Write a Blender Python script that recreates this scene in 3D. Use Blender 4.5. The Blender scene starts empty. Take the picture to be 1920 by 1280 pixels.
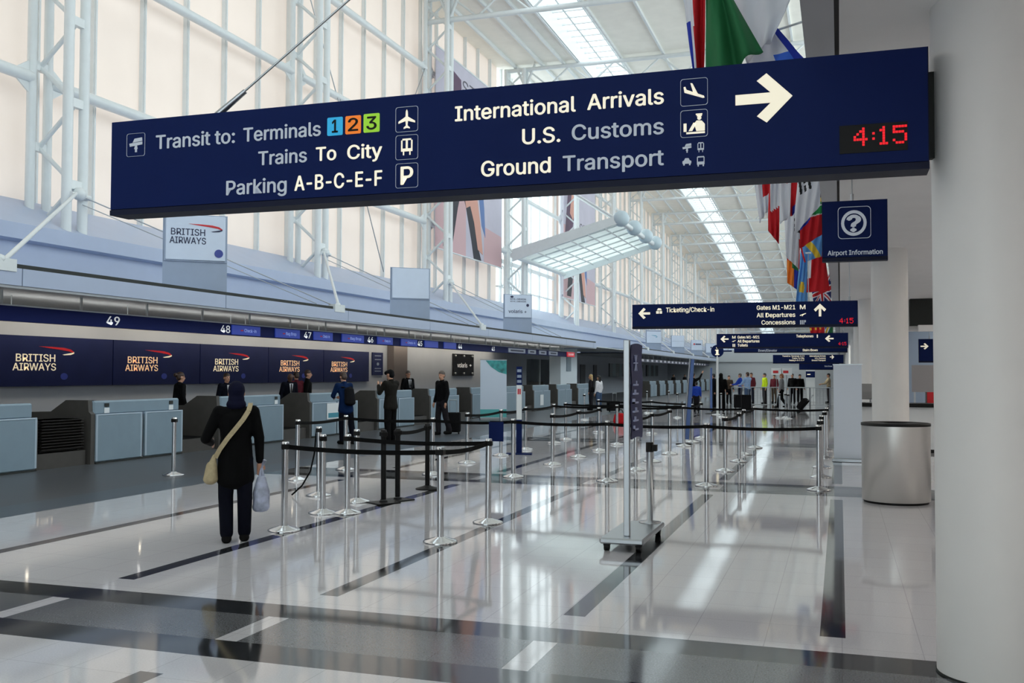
import bpy, math, random, os
from collections import Counter
from mathutils import Vector, Matrix
random.seed(7)
sc = bpy.context.scene
COL = sc.collection

# ------------------------------------------------------------------ camera, sky, sun, exposure
FOC = 1857.0
EYE = Vector((0, 0, 1.75))
YAW, PITCH, ROLL = math.atan2(615, FOC), 60 / FOC, 0.003
fwd = Vector((-math.sin(YAW) * math.cos(PITCH), math.cos(YAW) * math.cos(PITCH), math.sin(PITCH)))
rt0 = Vector((math.cos(YAW), math.sin(YAW), 0))
up0 = rt0.cross(fwd)
rt = rt0 * math.cos(ROLL) + up0 * math.sin(ROLL)
up = up0 * math.cos(ROLL) - rt0 * math.sin(ROLL)
cam = bpy.data.cameras.new('camera')
cam.sensor_width = 36
cam.lens = 36 * FOC / 1920
cam.clip_end = 800
camo = bpy.data.objects.new('camera', cam)
COL.objects.link(camo)
M = Matrix.Identity(4)
for i in range(3):
    M[i][0], M[i][1], M[i][2], M[i][3] = rt[i], up[i], -fwd[i], EYE[i]
camo.matrix_world = M
sc.camera = camo

world = bpy.data.worlds.new('sky')
sc.world = world
world.use_nodes = True
bg = world.node_tree.nodes['Background']
bg.inputs[0].default_value = (0.92, 0.965, 1.0, 1)
bg.inputs[1].default_value = 2.5
sun = bpy.data.lights.new('sun', 'SUN')
sun.energy = 1.8
sun.color = (1.0, 0.91, 0.80)
sun.angle = 0.02
suno = bpy.data.objects.new('sun', sun)
COL.objects.link(suno)
suno.rotation_euler = Vector((0.90, 0.12, -0.36)).to_track_quat('-Z', 'Y').to_euler()
vs = sc.view_settings
vs.view_transform = 'Standard'
vs.look = 'None'
vs.gamma = 1
vs.use_curve_mapping = False
vs.exposure = 0.0
sc.cycles.max_bounces = 9
sc.cycles.diffuse_bounces = 6
sc.cycles.glossy_bounces = 4
sc.cycles.transmission_bounces = 4
sc.cycles.transparent_max_bounces = 8
sc.cycles.sample_clamp_indirect = 8
sc.cycles.caustics_reflective = False
sc.cycles.caustics_refractive = False
sc.cycles.use_denoising = True

# ------------------------------------------------------------------ helpers: points measured from the photograph at a known depth
def ray(x, y):
    return rt * ((x - 960) / FOC) - up * ((y - 640) / FOC) + fwd
def PY(x, y, Y):
    d = ray(x, y)
    return EYE + d * (Y / d.y)
def PX(x, y, X):
    d = ray(x, y)
    return EYE + d * (X / d.x)
def FL(x, y, z=0.0):
    d = ray(x, y)
    return EYE + d * ((z - EYE.z) / d.z)
def yrat(x, X, y=650):
    return PX(x, y, X).y

def lin(c):
    c = c / 255.0
    return c / 12.92 if c <= 0.04045 else ((c + 0.055) / 1.055) ** 2.4
MATS = {}
def mat(name, rgb=(200, 200, 200), rough=0.5, metal=0.0, emit=0.0, noise=0.0, nscale=20.0, bump=0.0, spec=0.5, two=False):
    if name in MATS:
        return MATS[name]
    m = bpy.data.materials.new(name)
    m.use_nodes = True
    nt = m.node_tree
    b = nt.nodes['Principled BSDF']
    c = tuple(lin(v) for v in rgb) + (1,)
    b.inputs['Base Color'].default_value = c
    b.inputs['Roughness'].default_value = rough
    b.inputs['Metallic'].default_value = metal
    b.inputs['Specular IOR Level'].default_value = spec
    if emit:
        b.inputs['Emission Color'].default_value = c
        b.inputs['Emission Strength'].default_value = emit
    if noise or bump:
        tc = nt.nodes.new('ShaderNodeTexCoord')
        n = nt.nodes.new('ShaderNodeTexNoise')
        n.inputs['Scale'].default_value = nscale
        n.inputs['Detail'].default_value = 4
        nt.links.new(tc.outputs['Object'], n.inputs['Vector'])
        if noise:
            r = nt.nodes.new('ShaderNodeValToRGB')
            r.color_ramp.elements[0].position = 0.3
            r.color_ramp.elements[1].position = 0.7
            r.color_ramp.elements[0].color = tuple(v * (1 - noise) for v in c[:3]) + (1,)
            r.color_ramp.elements[1].color = tuple(min(1, v * (1 + noise)) for v in c[:3]) + (1,)
            nt.links.new(n.outputs['Fac'], r.inputs['Fac'])
            nt.links.new(r.outputs['Color'], b.inputs['Base Color'])
        if bump:
            bp = nt.nodes.new('ShaderNodeBump')
            bp.inputs['Strength'].default_value = bump
            nt.links.new(n.outputs['Fac'], bp.inputs['Height'])
            nt.links.new(bp.outputs['Normal'], b.inputs['Normal'])
    MATS[name] = m
    return m

def mat_floor(name, rgb, rough, grout=0.06, noise=0.06, spec=0.5):
    m = bpy.data.materials.new(name)
    m.use_nodes = True
    nt = m.node_tree
    b = nt.nodes['Principled BSDF']
    tc = nt.nodes.new('ShaderNodeTexCoord')
    br = nt.nodes.new('ShaderNodeTexBrick')
    br.offset = 0.0
    br.inputs['Scale'].default_value = 1.0
    br.inputs['Brick Width'].default_value = 0.4825
    br.inputs['Row Height'].default_value = 0.4825
    br.inputs['Mortar Size'].default_value = 0.003
    c = tuple(lin(v) for v in rgb)
    br.inputs['Color1'].default_value = c + (1,)
    br.inputs['Color2'].default_value = tuple(v * 0.965 for v in c) + (1,)
    br.inputs['Mortar'].default_value = tuple(v * (1 - grout * 4) for v in c) + (1,)
    nt.links.new(tc.outputs['Object'], br.inputs['Vector'])
    n = nt.nodes.new('ShaderNodeTexNoise')
    n.inputs['Scale'].default_value = 90
    n.inputs['Detail'].default_value = 6
    nt.links.new(tc.outputs['Object'], n.inputs['Vector'])
    r = nt.nodes.new('ShaderNodeMapRange')
    r.inputs['From Min'].default_value = 0.3
    r.inputs['From Max'].default_value = 0.7
    r.inputs['To Min'].default_value = 1 - noise
    r.inputs['To Max'].default_value = 1 + noise
    nt.links.new(n.outputs['Fac'], r.inputs['Value'])
    mx = nt.nodes.new('ShaderNodeVectorMath')
    mx.operation = 'SCALE'
    nt.links.new(br.outputs['Color'], mx.inputs[0])
    nt.links.new(r.outputs['Result'], mx.inputs['Scale'])
    nt.links.new(mx.outputs['Vector'], b.inputs['Base Color'])
    n2 = nt.nodes.new('ShaderNodeTexNoise')
    n2.inputs['Scale'].default_value = 1.3
    n2.inputs['Detail'].default_value = 2
    nt.links.new(tc.outputs['Object'], n2.inputs['Vector'])
    bp = nt.nodes.new('ShaderNodeBump')
    bp.inputs['Strength'].default_value = 0.012
    bp.inputs['Distance'].default_value = 0.05
    nt.links.new(n2.outputs['Fac'], bp.inputs['Height'])
    nt.links.new(bp.outputs['Normal'], b.inputs['Normal'])
    b.inputs['Roughness'].default_value = rough
    b.inputs['Specular IOR Level'].default_value = spec
    return m

def mat_glass(name, tint=(0.9, 0.97, 0.97), gloss=0.08):
    m = bpy.data.materials.new(name)
    m.use_nodes = True
    nt = m.node_tree
    nt.nodes.clear()
    o = nt.nodes.new('ShaderNodeOutputMaterial')
    t = nt.nodes.new('ShaderNodeBsdfTransparent')
    t.inputs[0].default_value = tint + (1,)
    g = nt.nodes.new('ShaderNodeBsdfGlossy')
    g.inputs['Roughness'].default_value = 0.02
    mx = nt.nodes.new('ShaderNodeMixShader')
    mx.inputs[0].default_value = gloss
    nt.links.new(t.outputs[0], mx.inputs[1])
    nt.links.new(g.outputs[0], mx.inputs[2])
    nt.links.new(mx.outputs[0], o.inputs[0])
    return m

def mat_shade(name, rgb, trans=0.55):
    """woven roller shade: lit through from outside"""
    m = bpy.data.materials.new(name)
    m.use_nodes = True
    nt = m.node_tree
    nt.nodes.clear()
    o = nt.nodes.new('ShaderNodeOutputMaterial')
    d = nt.nodes.new('ShaderNodeBsdfDiffuse')
    t = nt.nodes.new('ShaderNodeBsdfTranslucent')
    tc = nt.nodes.new('ShaderNodeTexCoord')
    n = nt.nodes.new('ShaderNodeTexNoise')
    n.inputs['Scale'].default_value = 0.55
    n.inputs['Detail'].default_value = 3
    nt.links.new(tc.outputs['Object'], n.inputs['Vector'])
    r = nt.nodes.new('ShaderNodeValToRGB')
    c = tuple(lin(v) for v in rgb)
    r.color_ramp.elements[0].position = 0.3
    r.color_ramp.elements[1].position = 0.7
    r.color_ramp.elements[0].color = tuple(v * 0.95 for v in c) + (1,)
    r.color_ramp.elements[1].color = c + (1,)
    nt.links.new(n.outputs['Fac'], r.inputs['Fac'])
    nt.links.new(r.outputs['Color'], d.inputs[0])
    nt.links.new(r.outputs['Color'], t.inputs[0])
    mx = nt.nodes.new('ShaderNodeMixShader')
    mx.inputs[0].default_value = trans
    nt.links.new(d.outputs[0], mx.inputs[1])
    nt.links.new(t.outputs[0], mx.inputs[2])
    nt.links.new(mx.outputs[0], o.inputs[0])
    return m

class MB:
    def __init__(self):
        self.v = []; self.f = []; self.m = []; self.s = []
    def add(self, verts, faces, mi=0, smooth=False):
        o = len(self.v)
        self.v += [tuple(v) for v in verts]
        for f in faces:
            self.f.append(tuple(i + o for i in f)); self.m.append(mi); self.s.append(smooth)
        return self
    def box(self, x0, x1, y0, y1, z0, z1, mi=0, bev=0.0):
        if bev > 0:
            b = bev
            V = []
            # chamfered box: 24 verts
            for sx, X in ((-1, x0), (1, x1)):
                for sy, Y in ((-1, y0), (1, y1)):
                    for sz, Z in ((-1, z0), (1, z1)):
                        V += [(X, Y - sy * b, Z - sz * b), (X - sx * b, Y, Z - sz * b), (X - sx * b, Y - sy * b, Z)]
            idx = lambda i, j, k, t: ((i * 2 + j) * 2 + k) * 3 + t
            F = []
            for i in (0, 1):
                q = [idx(i, 0, 0, 0), idx(i, 1, 0, 0), idx(i, 1, 1, 0), idx(i, 0, 1, 0)]
                F.append(q if i else q[::-1])
                q = [idx(0, i, 0, 1), idx(0, i, 1, 1), idx(1, i, 1, 1), idx(1, i, 0, 1)]
                F.append(q if i else q[::-1])
                q = [idx(0, 0, i, 2), idx(1, 0, i, 2), idx(1, 1, i, 2), idx(0, 1, i, 2)]
                F.append(q if i else q[::-1])
            for i in (0, 1):
                for j in (0, 1):
                    F.append([idx(i, j, 0, 0), idx(i, j, 1, 0), idx(i, j, 1, 1), idx(i, j, 0, 1)])
                    F.append([idx(i, 0, j, 0), idx(i, 1, j, 0), idx(i, 1, j, 2), idx(i, 0, j, 2)])
                    F.append([idx(0, i, j, 1), idx(1, i, j, 1), idx(1, i, j, 2), idx(0, i, j, 2)])
                    for k in (0, 1):
                        F.append([idx(i, j, k, 0), idx(i, j, k, 1), idx(i, j, k, 2)])
            return self.add(V, F, mi)
        V = [(x, y, z) for x in (x0, x1) for y in (y0, y1) for z in (z0, z1)]
        F = [(0, 1, 3, 2), (4, 6, 7, 5), (0, 4, 5, 1), (2, 3, 7, 6), (0, 2, 6, 4), (1, 5, 7, 3)]
        return self.add(V, F, mi)
    def tube(self, p0, p1, r0, r1=None, n=10, mi=0, caps=True):
        r1 = r0 if r1 is None else r1
        p0 = Vector(p0); p1 = Vector(p1)
        d = (p1 - p0)
        if d.length < 1e-6: return self
        d.normalize()
        a = d.orthogonal().normalized(); b = d.cross(a)
        V = []
        for p, r in ((p0, r0), (p1, r1)):
            for i in range(n):
                t = 2 * math.pi * i / n
                V.append(p + (a * math.cos(t) + b * math.sin(t)) * r)
        F = [(i, (i + 1) % n, n + (i + 1) % n, n + i) for i in range(n)]
        self.add(V, F, mi, True)
        if caps:
            self.add(V[:n], [tuple(range(n))[::-1]], mi); self.add(V[n:], [tuple(range(n))], mi)
        return self
    def path(self, pts, r, n=8, mi=0):
        for a, b in zip(pts[:-1], pts[1:]): self.tube(a, b, r, r, n, mi)
        return self
    def lathe(self, c, prof, n=32, mi=0, smooth=True):
        cx, cy, cz = c
        V = []; F = []
        for r, z in prof:
            for i in range(n):
                t = 2 * math.pi * i / n
                V.append((cx + r * math.cos(t), cy + r * math.sin(t), cz + z))
        for k in range(len(prof) - 1):
            for i in range(n):
                F.append((k * n + i, k * n + (i + 1) % n, (k + 1) * n + (i + 1) % n, (k + 1) * n + i))
        self.add(V, F, mi, smooth)
        self.add(V[:n], [tuple(range(n))[::-1]], mi); self.add(V[-n:], [tuple(range(n))], mi)
        return self
    def prism(self, poly, axis, a0, a1, mi=0):
        """poly of 2-D points extruded along axis 'x','y','z'; for y the points are (x,z), for x (y,z), for z (x,y)"""
        def P(p, a):
            return {'x': (a, p[0], p[1]), 'y': (p[0], a, p[1]), 'z': (p[0], p[1], a)}[axis]
        n = len(poly)
        V = [P(p, a0) for p in poly] + [P(p, a1) for p in poly]
        F = [tuple(range(n))[::-1], tuple(range(n, 2 * n))] + [(i, (i + 1) % n, n + (i + 1) % n, n + i) for i in range(n)]
        return self.add(V, F, mi)
    def quad(self, a, b, c, d, mi=0):
        return self.add([a, b, c, d], [(0, 1, 2, 3)], mi)
    def ball(self, c, r, sx=1, sy=1, sz=1, n=12, mi=0):
        V = [(c[0], c[1], c[2] - r * sz)]
        m = n // 2
        for j in range(1, m):
            a = -math.pi / 2 + math.pi * j / m
            for i in range(n):
                t = 2 * math.pi * i / n
                V.append((c[0] + r * sx * math.cos(a) * math.cos(t), c[1] + r * sy * math.cos(a) * math.sin(t), c[2] + r * sz * math.sin(a)))
        V.append((c[0], c[1], c[2] + r * sz))
        F = [(0, 1 + (i + 1) % n, 1 + i) for i in range(n)]
        for j in range(m - 2):
            for i in range(n):
                F.append((1 + j * n + i, 1 + j * n + (i + 1) % n, 1 + (j + 1) * n + (i + 1) % n, 1 + (j + 1) * n + i))
        L = len(V) - 1
        F += [(L, 1 + (m - 2) * n + i, 1 + (m - 2) * n + (i + 1) % n) for i in range(n)]
        return self.add(V, F, mi, True)
    def mesh(self, name, mats):
        me = bpy.data.meshes.new(name)
        me.from_pydata([tuple(v) for v in self.v], [], self.f)
        for m in (mats if isinstance(mats, (list, tuple)) else [mats]): me.materials.append(m)
        me.polygons.foreach_set('material_index', self.m)
        me.polygons.foreach_set('use_smooth', self.s)
        me.update()
        return me
    def build(self, name, mats, parent=None, loc=None):
        o = bpy.data.objects.new(name, self.mesh(name, mats))
        COL.objects.link(o)
        if loc: o.location = loc
        if parent:
            o.parent = parent
        return o

def tag(o, label=None, cat=None, group=None, kind=None):
    if label: o['label'] = label
    if cat: o['category'] = cat
    if group: o['group'] = group
    if kind: o['kind'] = kind
    return o
def struct(o):
    o['kind'] = 'structure'
    return o
def thing(name, label, cat, loc=(0, 0, 0), rz=0.0, group=None):
    o = bpy.data.objects.new(name, None)
    o.empty_display_size = 0.2
    COL.objects.link(o)
    o.location = loc
    o.rotation_euler = (0, 0, rz)
    return tag(o, label, cat, group)
def copy_tree(o, parent=None):
    c = o.copy()
    COL.objects.link(c)
    if parent: c.parent = parent
    for ch in list(o.children): copy_tree(ch, c)
    return c
ORD = ['first', 'second', 'third', 'fourth', 'fifth', 'sixth', 'seventh', 'eighth', 'ninth', 'tenth', 'eleventh', 'twelfth', 'thirteenth', 'fourteenth', 'fifteenth', 'sixteenth', 'seventeenth', 'eighteenth', 'nineteenth', 'twentieth']

# ---- lettering: queued, made into meshes in one go at the end
TEXTS = []
def text(s, parent, m, o, ux, uz, x0, x1, z0, cap, name='lettering', bold=0.006, off=0.004, depth=0.004, align=None):
    """string on a plane: origin o, axes ux/uz; spans x0..x1, baseline z0, capital height cap (parent space)"""
    TEXTS.append((s, parent, m, Vector(o), Vector(ux), Vector(uz), x0, x1, z0, cap, name, bold, off, depth, align))
FONT = None
try:
    fp = os.path.join(bpy.utils.system_resource('DATAFILES', path='fonts'), 'Inter.woff2')
    FONT = bpy.data.fonts.load(fp)
except Exception:
    FONT = None
def flush_text():
    obs = []
    for T in TEXTS:
        cu = bpy.data.curves.new('txt', 'FONT')
        cu.body = T[0]
        if FONT: cu.font = FONT
        cu.size = 1.0
        cu.resolution_u = 3
        cu.extrude = 0.0
        o = bpy.data.objects.new('txt', cu)
        COL.objects.link(o)
        obs.append(o)
    # a capital H gives the cap height
    cu = bpy.data.curves.new('txt', 'FONT'); cu.body = 'H'
    if FONT: cu.font = FONT
    oh = bpy.data.objects.new('txt', cu); COL.objects.link(oh)
    dg = bpy.context.evaluated_depsgraph_get()
    dg.update()
    mh = bpy.data.meshes.new_from_object(oh.evaluated_get(dg))
    capu = max(v.co.y for v in mh.vertices)
    bpy.data.meshes.remove(mh)
    for T, o in zip(TEXTS, obs):
        s, parent, m, O, ux, uz, x0, x1, z0, cap, name, bold, off, depth, align = T
        me = bpy.data.meshes.new_from_object(o.evaluated_get(dg))
        if not len(me.vertices): continue
        xs = [v.co.x for v in me.vertices]
        a, b = min(xs), max(xs)
        kz = cap / capu
        if x1 is None:
            kx = kz
            w = (b - a) * kx
            x0e = x0 if align is None else x0 - w * (0.5 if align == 'C' else 1.0)
        else:
            kx = (x1 - x0) / max(1e-6, b - a); x0e = x0
        un = ux.cross(uz).normalized()     # points to the reader
        V = []; F = []
        P0 = [tuple(p.vertices) for p in me.polygons]
        for sx, sz in ((-1, 0), (1, 0), (0, -.6), (0, .6)) if bold else ((0, 0),):
            o0 = len(V)
            e = bold * 2.2 * kz
            for v in me.vertices:
                V.append(O + ux * (x0e + (v.co.x - a) * kx + sx * e) + uz * (z0 + v.co.y * kz + sz * e) + un * (off + .0004 * sx + .0002 * sz))
            F += [tuple(i + o0 for i in f) for f in P0]
        mb = MB()
        mb.add(V, F)
        # little returns so that each letter has a thickness
        ec = Counter(); dirn = {}
        for f in F:
            for i in range(len(f)):
                e = (f[i], f[(i + 1) % len(f)])
                k = tuple(sorted(e)); ec[k] += 1; dirn[k] = e
        edges = [dirn[k] for k in ec if ec[k] == 1]
        n0 = len(V)
        back = [v - un * (off * 0.9) for v in V]
        mb.add(V + back, [(e[1], e[0], e[0] + n0, e[1] + n0) for e in edges])
        mb.build(name, m, parent)
        bpy.data.meshes.remove(me)
    for o in obs + [oh]:
        d = o.data
        bpy.data.objects.remove(o)
        bpy.data.curves.remove(d)

# ------------------------------------------------------------------ materials
WHITE = mat('white_paint', (226, 230, 231), 0.4, noise=0.02, nscale=3)
STEEL_W = mat('white_steel', (222, 227, 228), 0.35, noise=0.02, nscale=5)
GREY_CEIL = mat('soffit_plaster', (236, 236, 236), 0.6, noise=0.02, nscale=2)
COLUMN = mat('column_plaster', (238, 237, 234), 0.45, noise=0.015, nscale=3)
ROOF = mat('roof_deck', (242, 238, 228), 0.7, noise=0.03, nscale=1.5)
LEDGE = mat('pale_blue_cladding', (172, 184, 208), 0.4, noise=0.02, nscale=2)
SOFFIT = mat('perforated_soffit', (205, 208, 208), 0.6, noise=0.10, nscale=7)
BACKWALL = mat('back_wall', (188, 194, 204), 0.55, noise=0.02, nscale=2)
NAVY = mat('navy_sign', (22, 36, 84), 0.5, noise=0.03, nscale=3, spec=0.06)
NAVY_DK = mat('navy_panel', (30, 40, 86), 0.4, noise=0.08, nscale=2, spec=0.2)
NAVY_EDGE = mat('navy_edge', (30, 34, 54), 0.5, spec=.12)
SIGN_LIT = mat('lit_letter', (236, 228, 205), 0.5, emit=0.62)
SIGN_DIM = mat('dim_letter', (176, 184, 194), 0.5, emit=0.30)
LED = mat('red_led', (232, 20, 34), 0.5, emit=0.8)
BLACK = mat('black_plastic', (11, 11, 12), 0.5, noise=0.1, nscale=15, spec=.25)
BELT = mat('black_webbing', (8, 8, 9), 0.75, noise=0.15, nscale=60, spec=.15)
CHROME = mat('brushed_chrome', (215, 216, 218), 0.14, 1.0)
ALU = mat('satin_aluminium', (176, 180, 184), 0.3, 1.0)
CANM = mat('brushed_can_steel', (224, 222, 218), 0.42, 1.0, bump=0.02, nscale=40)
LAMINATE = mat('grey_blue_laminate', (134, 154, 168), 0.35, noise=0.03, nscale=4)
LAM_EDGE = mat('pale_edge_trim', (176, 192, 206), 0.3)
DARKSIDE = mat('charcoal_laminate', (74, 71, 68), 0.5, noise=0.08, nscale=6)
CREAM = mat('cream_letter', (240, 226, 196), 0.5, emit=0.45)
ORANGE_L = mat('amber_letter', (250, 205, 160), 0.5, emit=0.45)
RED = mat('red_enamel', (200, 26, 38), 0.45)
RED_LIT = mat('red_ribbon', (186, 22, 36), 0.5, emit=0.16)
BLUE_TXT = mat('dark_blue_ink', (26, 34, 74), 0.5)
PALEPANEL = mat('pale_sign_face', (206, 218, 236), 0.4, noise=0.02, nscale=3)
PYLON = mat('pylon_grey', (150, 164, 186), 0.4, noise=0.03, nscale=3)
SLOT = mat('dark_slot', (38, 42, 40), 0.7)
CLEAR = mat_glass('clear_glass')
SHADE = mat_shade('roller_shade', (234, 222, 212), 0.155)
FLOOR_M = mat_floor('white_terrazzo', (206, 204, 208), 0.055, spec=0.62)
FBLACK = mat_floor('black_granite', (44, 46, 50), 0.07, noise=0.25)
FGREY = mat_floor('speckled_granite', (98, 100, 104), 0.10, noise=0.35)
FPLAT = mat_floor('slate_granite', (80, 82, 86), 0.34, noise=0.15, grout=0.04, spec=0.25)
FPLAT2 = mat_floor('slate_border', (76, 86, 96), 0.34, noise=0.15, grout=0.04, spec=0.3)

# ------------------------------------------------------------------ floor
XS = [-20.2, -13.5, -10.35, -9.56]
strip = [-7.80, -5.76, -3.83, -1.84, -0.06]
for s in strip: XS += [s - 0.082, s + 0.082]
XS += [8.0]
YS = [-25, ]
bands = []
y = 5.27 - 9.75 * 3
while y < 214:
    if y > -24: bands.append(y)
    y += 9.75
for b in bands: YS += [b - 0.38, b, b + 0.35, b + 1.0, b + 1.35, b + 1.73]
YS += [216]
fm = MB()
XS = sorted(XS); YS = sorted(YS)
for i in range(len(XS) - 1):
    for j in range(len(YS) - 1):
        xc = (XS[i] + XS[i + 1]) / 2; yc = (YS[j] + YS[j + 1]) / 2
        isl = any(abs(xc - s) < 0.05 for s in strip)
        mi = 0
        if xc < -10.35: mi = 3
        elif xc < -9.56: mi = 4
        else:
            for b in bands:
                if b - 0.38 < yc < b + 1.73:
                    if b < yc < b + 0.35 or b + 1.0 < yc < b + 1.35: mi = 1
                    elif b + 0.35 < yc < b + 1.0: mi = 0 if (isl and xc < -1) else 2
                    break
            else:
                if isl: mi = 1
        fm.quad((XS[i], YS[j], 0), (XS[i + 1], YS[j], 0), (XS[i + 1], YS[j + 1], 0), (XS[i], YS[j + 1], 0), mi)
floor = struct(fm.build('floor', [FLOOR_M, FBLACK, FGREY, FPLAT, FPLAT2]))

# ------------------------------------------------------------------ roof, skylight
def zroof(y):
    return 20.45 - 0.00052 * (y - 59) ** 2 if y > 59 else 20.45 - 0.0002 * (y - 59) ** 2
SKX0, SKX1 = -14.6, -12.2
rm = MB()
ys = [-25 + 6.15 * k for k in range(40)]
for x0, x1 in ((-20.2, SKX0), (SKX1, 8.0)):
    for a, b in zip(ys[:-1], ys[1:]):
        rm.quad((x0, a, zroof(a)), (x0, b, zroof(b)), (x1, b, zroof(b)), (x1, a, zroof(a)), 0)
# upstands of the skylight
for x in (SKX0, SKX1):
    for a, b in zip(ys[:-1], ys[1:]):
        rm.quad((x, a, zroof(a) - 0.12), (x, b, zroof(b) - 0.12), (x, b, zroof(b) + 0.9), (x, a, zroof(a) + 0.9), 1)
roof = struct(rm.build('ceiling', [ROOF, WHITE]))
sg = MB(); sf = MB()
for a, b in zip(ys[:-1], ys[1:]):
    sg.quad((SKX0, a, zroof(a) + 0.9), (SKX0, b, zroof(b) + 0.9), (SKX1, b, zroof(b) + 0.9), (SKX1, a, zroof(a) + 0.9))
    for k in range(6):
        yy = a + (b - a) * k / 6
        z = zroof(yy) + 0.82
        sf.box(SKX0, SKX1, yy - 0.05, yy + 0.05, z - 0.06, z + 0.05)
for x in (-13.95, -12.85):
    for a, b in zip(ys[:-1], ys[1:]):
        sf.tube((x, a, zroof(a) + 0.8), (x, b, zroof(b) + 0.8), 0.05, n=6)
sky_o = struct(sg.build('window_20', CLEAR))
sf.build('glazing_bars', STEEL_W, sky_o)
# purlins along the hall
for k, x in enumerate((-18.6, -16.9, -15.6, -14.7, -12.1, -9.6, -7.2, -4.8, -2.4, 0.5)):
    pm = MB()
    for a, b in zip(ys[:-1], ys[1:]):
        za, zb = zroof(a) - 0.09, zroof(b) - 0.09
        w = 0.055
        pm.add([(x - w, a, za - .09), (x + w, a, za - .09), (x + w, a, za + .09), (x - w, a, za + .09),
                (x - w, b, zb - .09), (x + w, b, zb - .09), (x + w, b, zb + .09), (x - w, b, zb + .09)],
               [(0, 4, 5, 1), (1, 5, 6, 2), (2, 6, 7, 3), (3, 7, 4, 0)])
    struct(pm.build('trim_%d' % (k + 30), STEEL_W))

# ------------------------------------------------------------------ trusses
TRY = [7.45 + 12.3 * k for k in range(-2, 17)]
XF, XR = -17.96, -19.1
def truss_column(y, label, group=None):
    t = thing('truss_column', label, 'column', (XF, y, 5.0), 0, group)
    z1 = zroof(y) - 0.3 - 5.0
    dx = XR - XF
    far = y > 75
    n = 6 if far else 12
    for x, r in ((0, 0.125), (dx, 0.115)):
        for s in (-1, 1):
            MB().tube((x, s * 0.27, 0.0), (x, s * 0.27, z1), r, n=n).build('chord', STEEL_W, t)
    web = MB()
    z = 0.35; i = 0
    while z + 1.02 < z1:
        a, b = ((dx, z), (0, z + 1.02)) if i % 2 == 0 else ((0, z), (dx, z + 1.02))
        web.tube((a[0], 0, a[1]), (b[0], 0, b[1]), 0.06, n=n - 2 if far else 8)
        z += 1.02; i += 1
    # cross plates tying the chord pairs together
    z = 0.35; i = 0
    while z < z1:
        x = dx if i % 2 == 0 else 0
        web.box(x - 0.07, x + 0.07, -0.27, 0.27, z - 0.11, z + 0.11)
        z += 1.02; i += 1
    web.build('lattice', STEEL_W, t)
    return t
for k, y in enumerate(TRY):
    if y < 0 or y > 190: continue
    n = k - 2
    if y < 75:
        lab = ['white lattice steel column of four tubes nearest the camera at the far left edge',
               'white four-tube lattice column left of the wide navy sign, holding a canopy stay rod',
               'white four-tube lattice column behind the middle of the wide navy sign',
               'white four-tube lattice column with the tall fashion banner behind it',
               'white four-tube lattice column beside the clear entrance glazing and glass canopy',
               'white four-tube lattice column just past the glass entrance canopy'][min(n, 5)]
        if n == 0: lab = 'nearest white lattice steel column, mostly outside the left edge of the view'
        truss_column(y, lab)
    else:
        truss_column(y, 'white lattice steel column far down the shaded glass wall', 'lattice columns in the far run of the glass wall')

def roof_truss(y, label, group=None):
    t = thing('roof_truss', label, 'roof truss', (0, y, zroof(y)), 0, group)
    far = y > 75
    n = 6 if far else 10
    x0, x1 = -19.2, 7.5
    MB().tube((x0, 0, -0.32), (x1, 0, -0.32), 0.13, n=n).build('top_chord', STEEL_W, t)
    MB().tube((x0, 0, -1.45), (x1, 0, -1.45), 0.13, n=n).build('bottom_chord', STEEL_W, t)
    w = MB()
    x = x0; i = 0
    while x < x1:
        xe = min(x + 1.35, x1)
        a, b = ((x, -1.45), (xe, -0.32)) if i % 2 == 0 else ((x, -0.32), (xe, -1.45))
        w.tube((a[0], 0, a[1]), (b[0], 0, b[1]), 0.055, n=6)
        x += 1.35; i += 1
    w.build('web_members', STEEL_W, t)
    b = MB()
    for sx in (-1.2, 1.2):
        b.tube((XF, 0, -1.45), (XF + sx * 0.5, 0, -0.05), 0.08, n=6)
    b.build('tree_brace', STEEL_W, t)
for k, y in enumerate(TRY):
    if y < 0 or y > 205: continue
    n = k - 2
    if n < 6:
        roof_truss(y, 'white lattice roof truss, %s from the camera, crossing under the skylight' % ORD[n])
    else:
        roof_truss(y, 'white lattice roof truss far down the hall under the skylight', 'roof trusses in the far hall')

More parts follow.
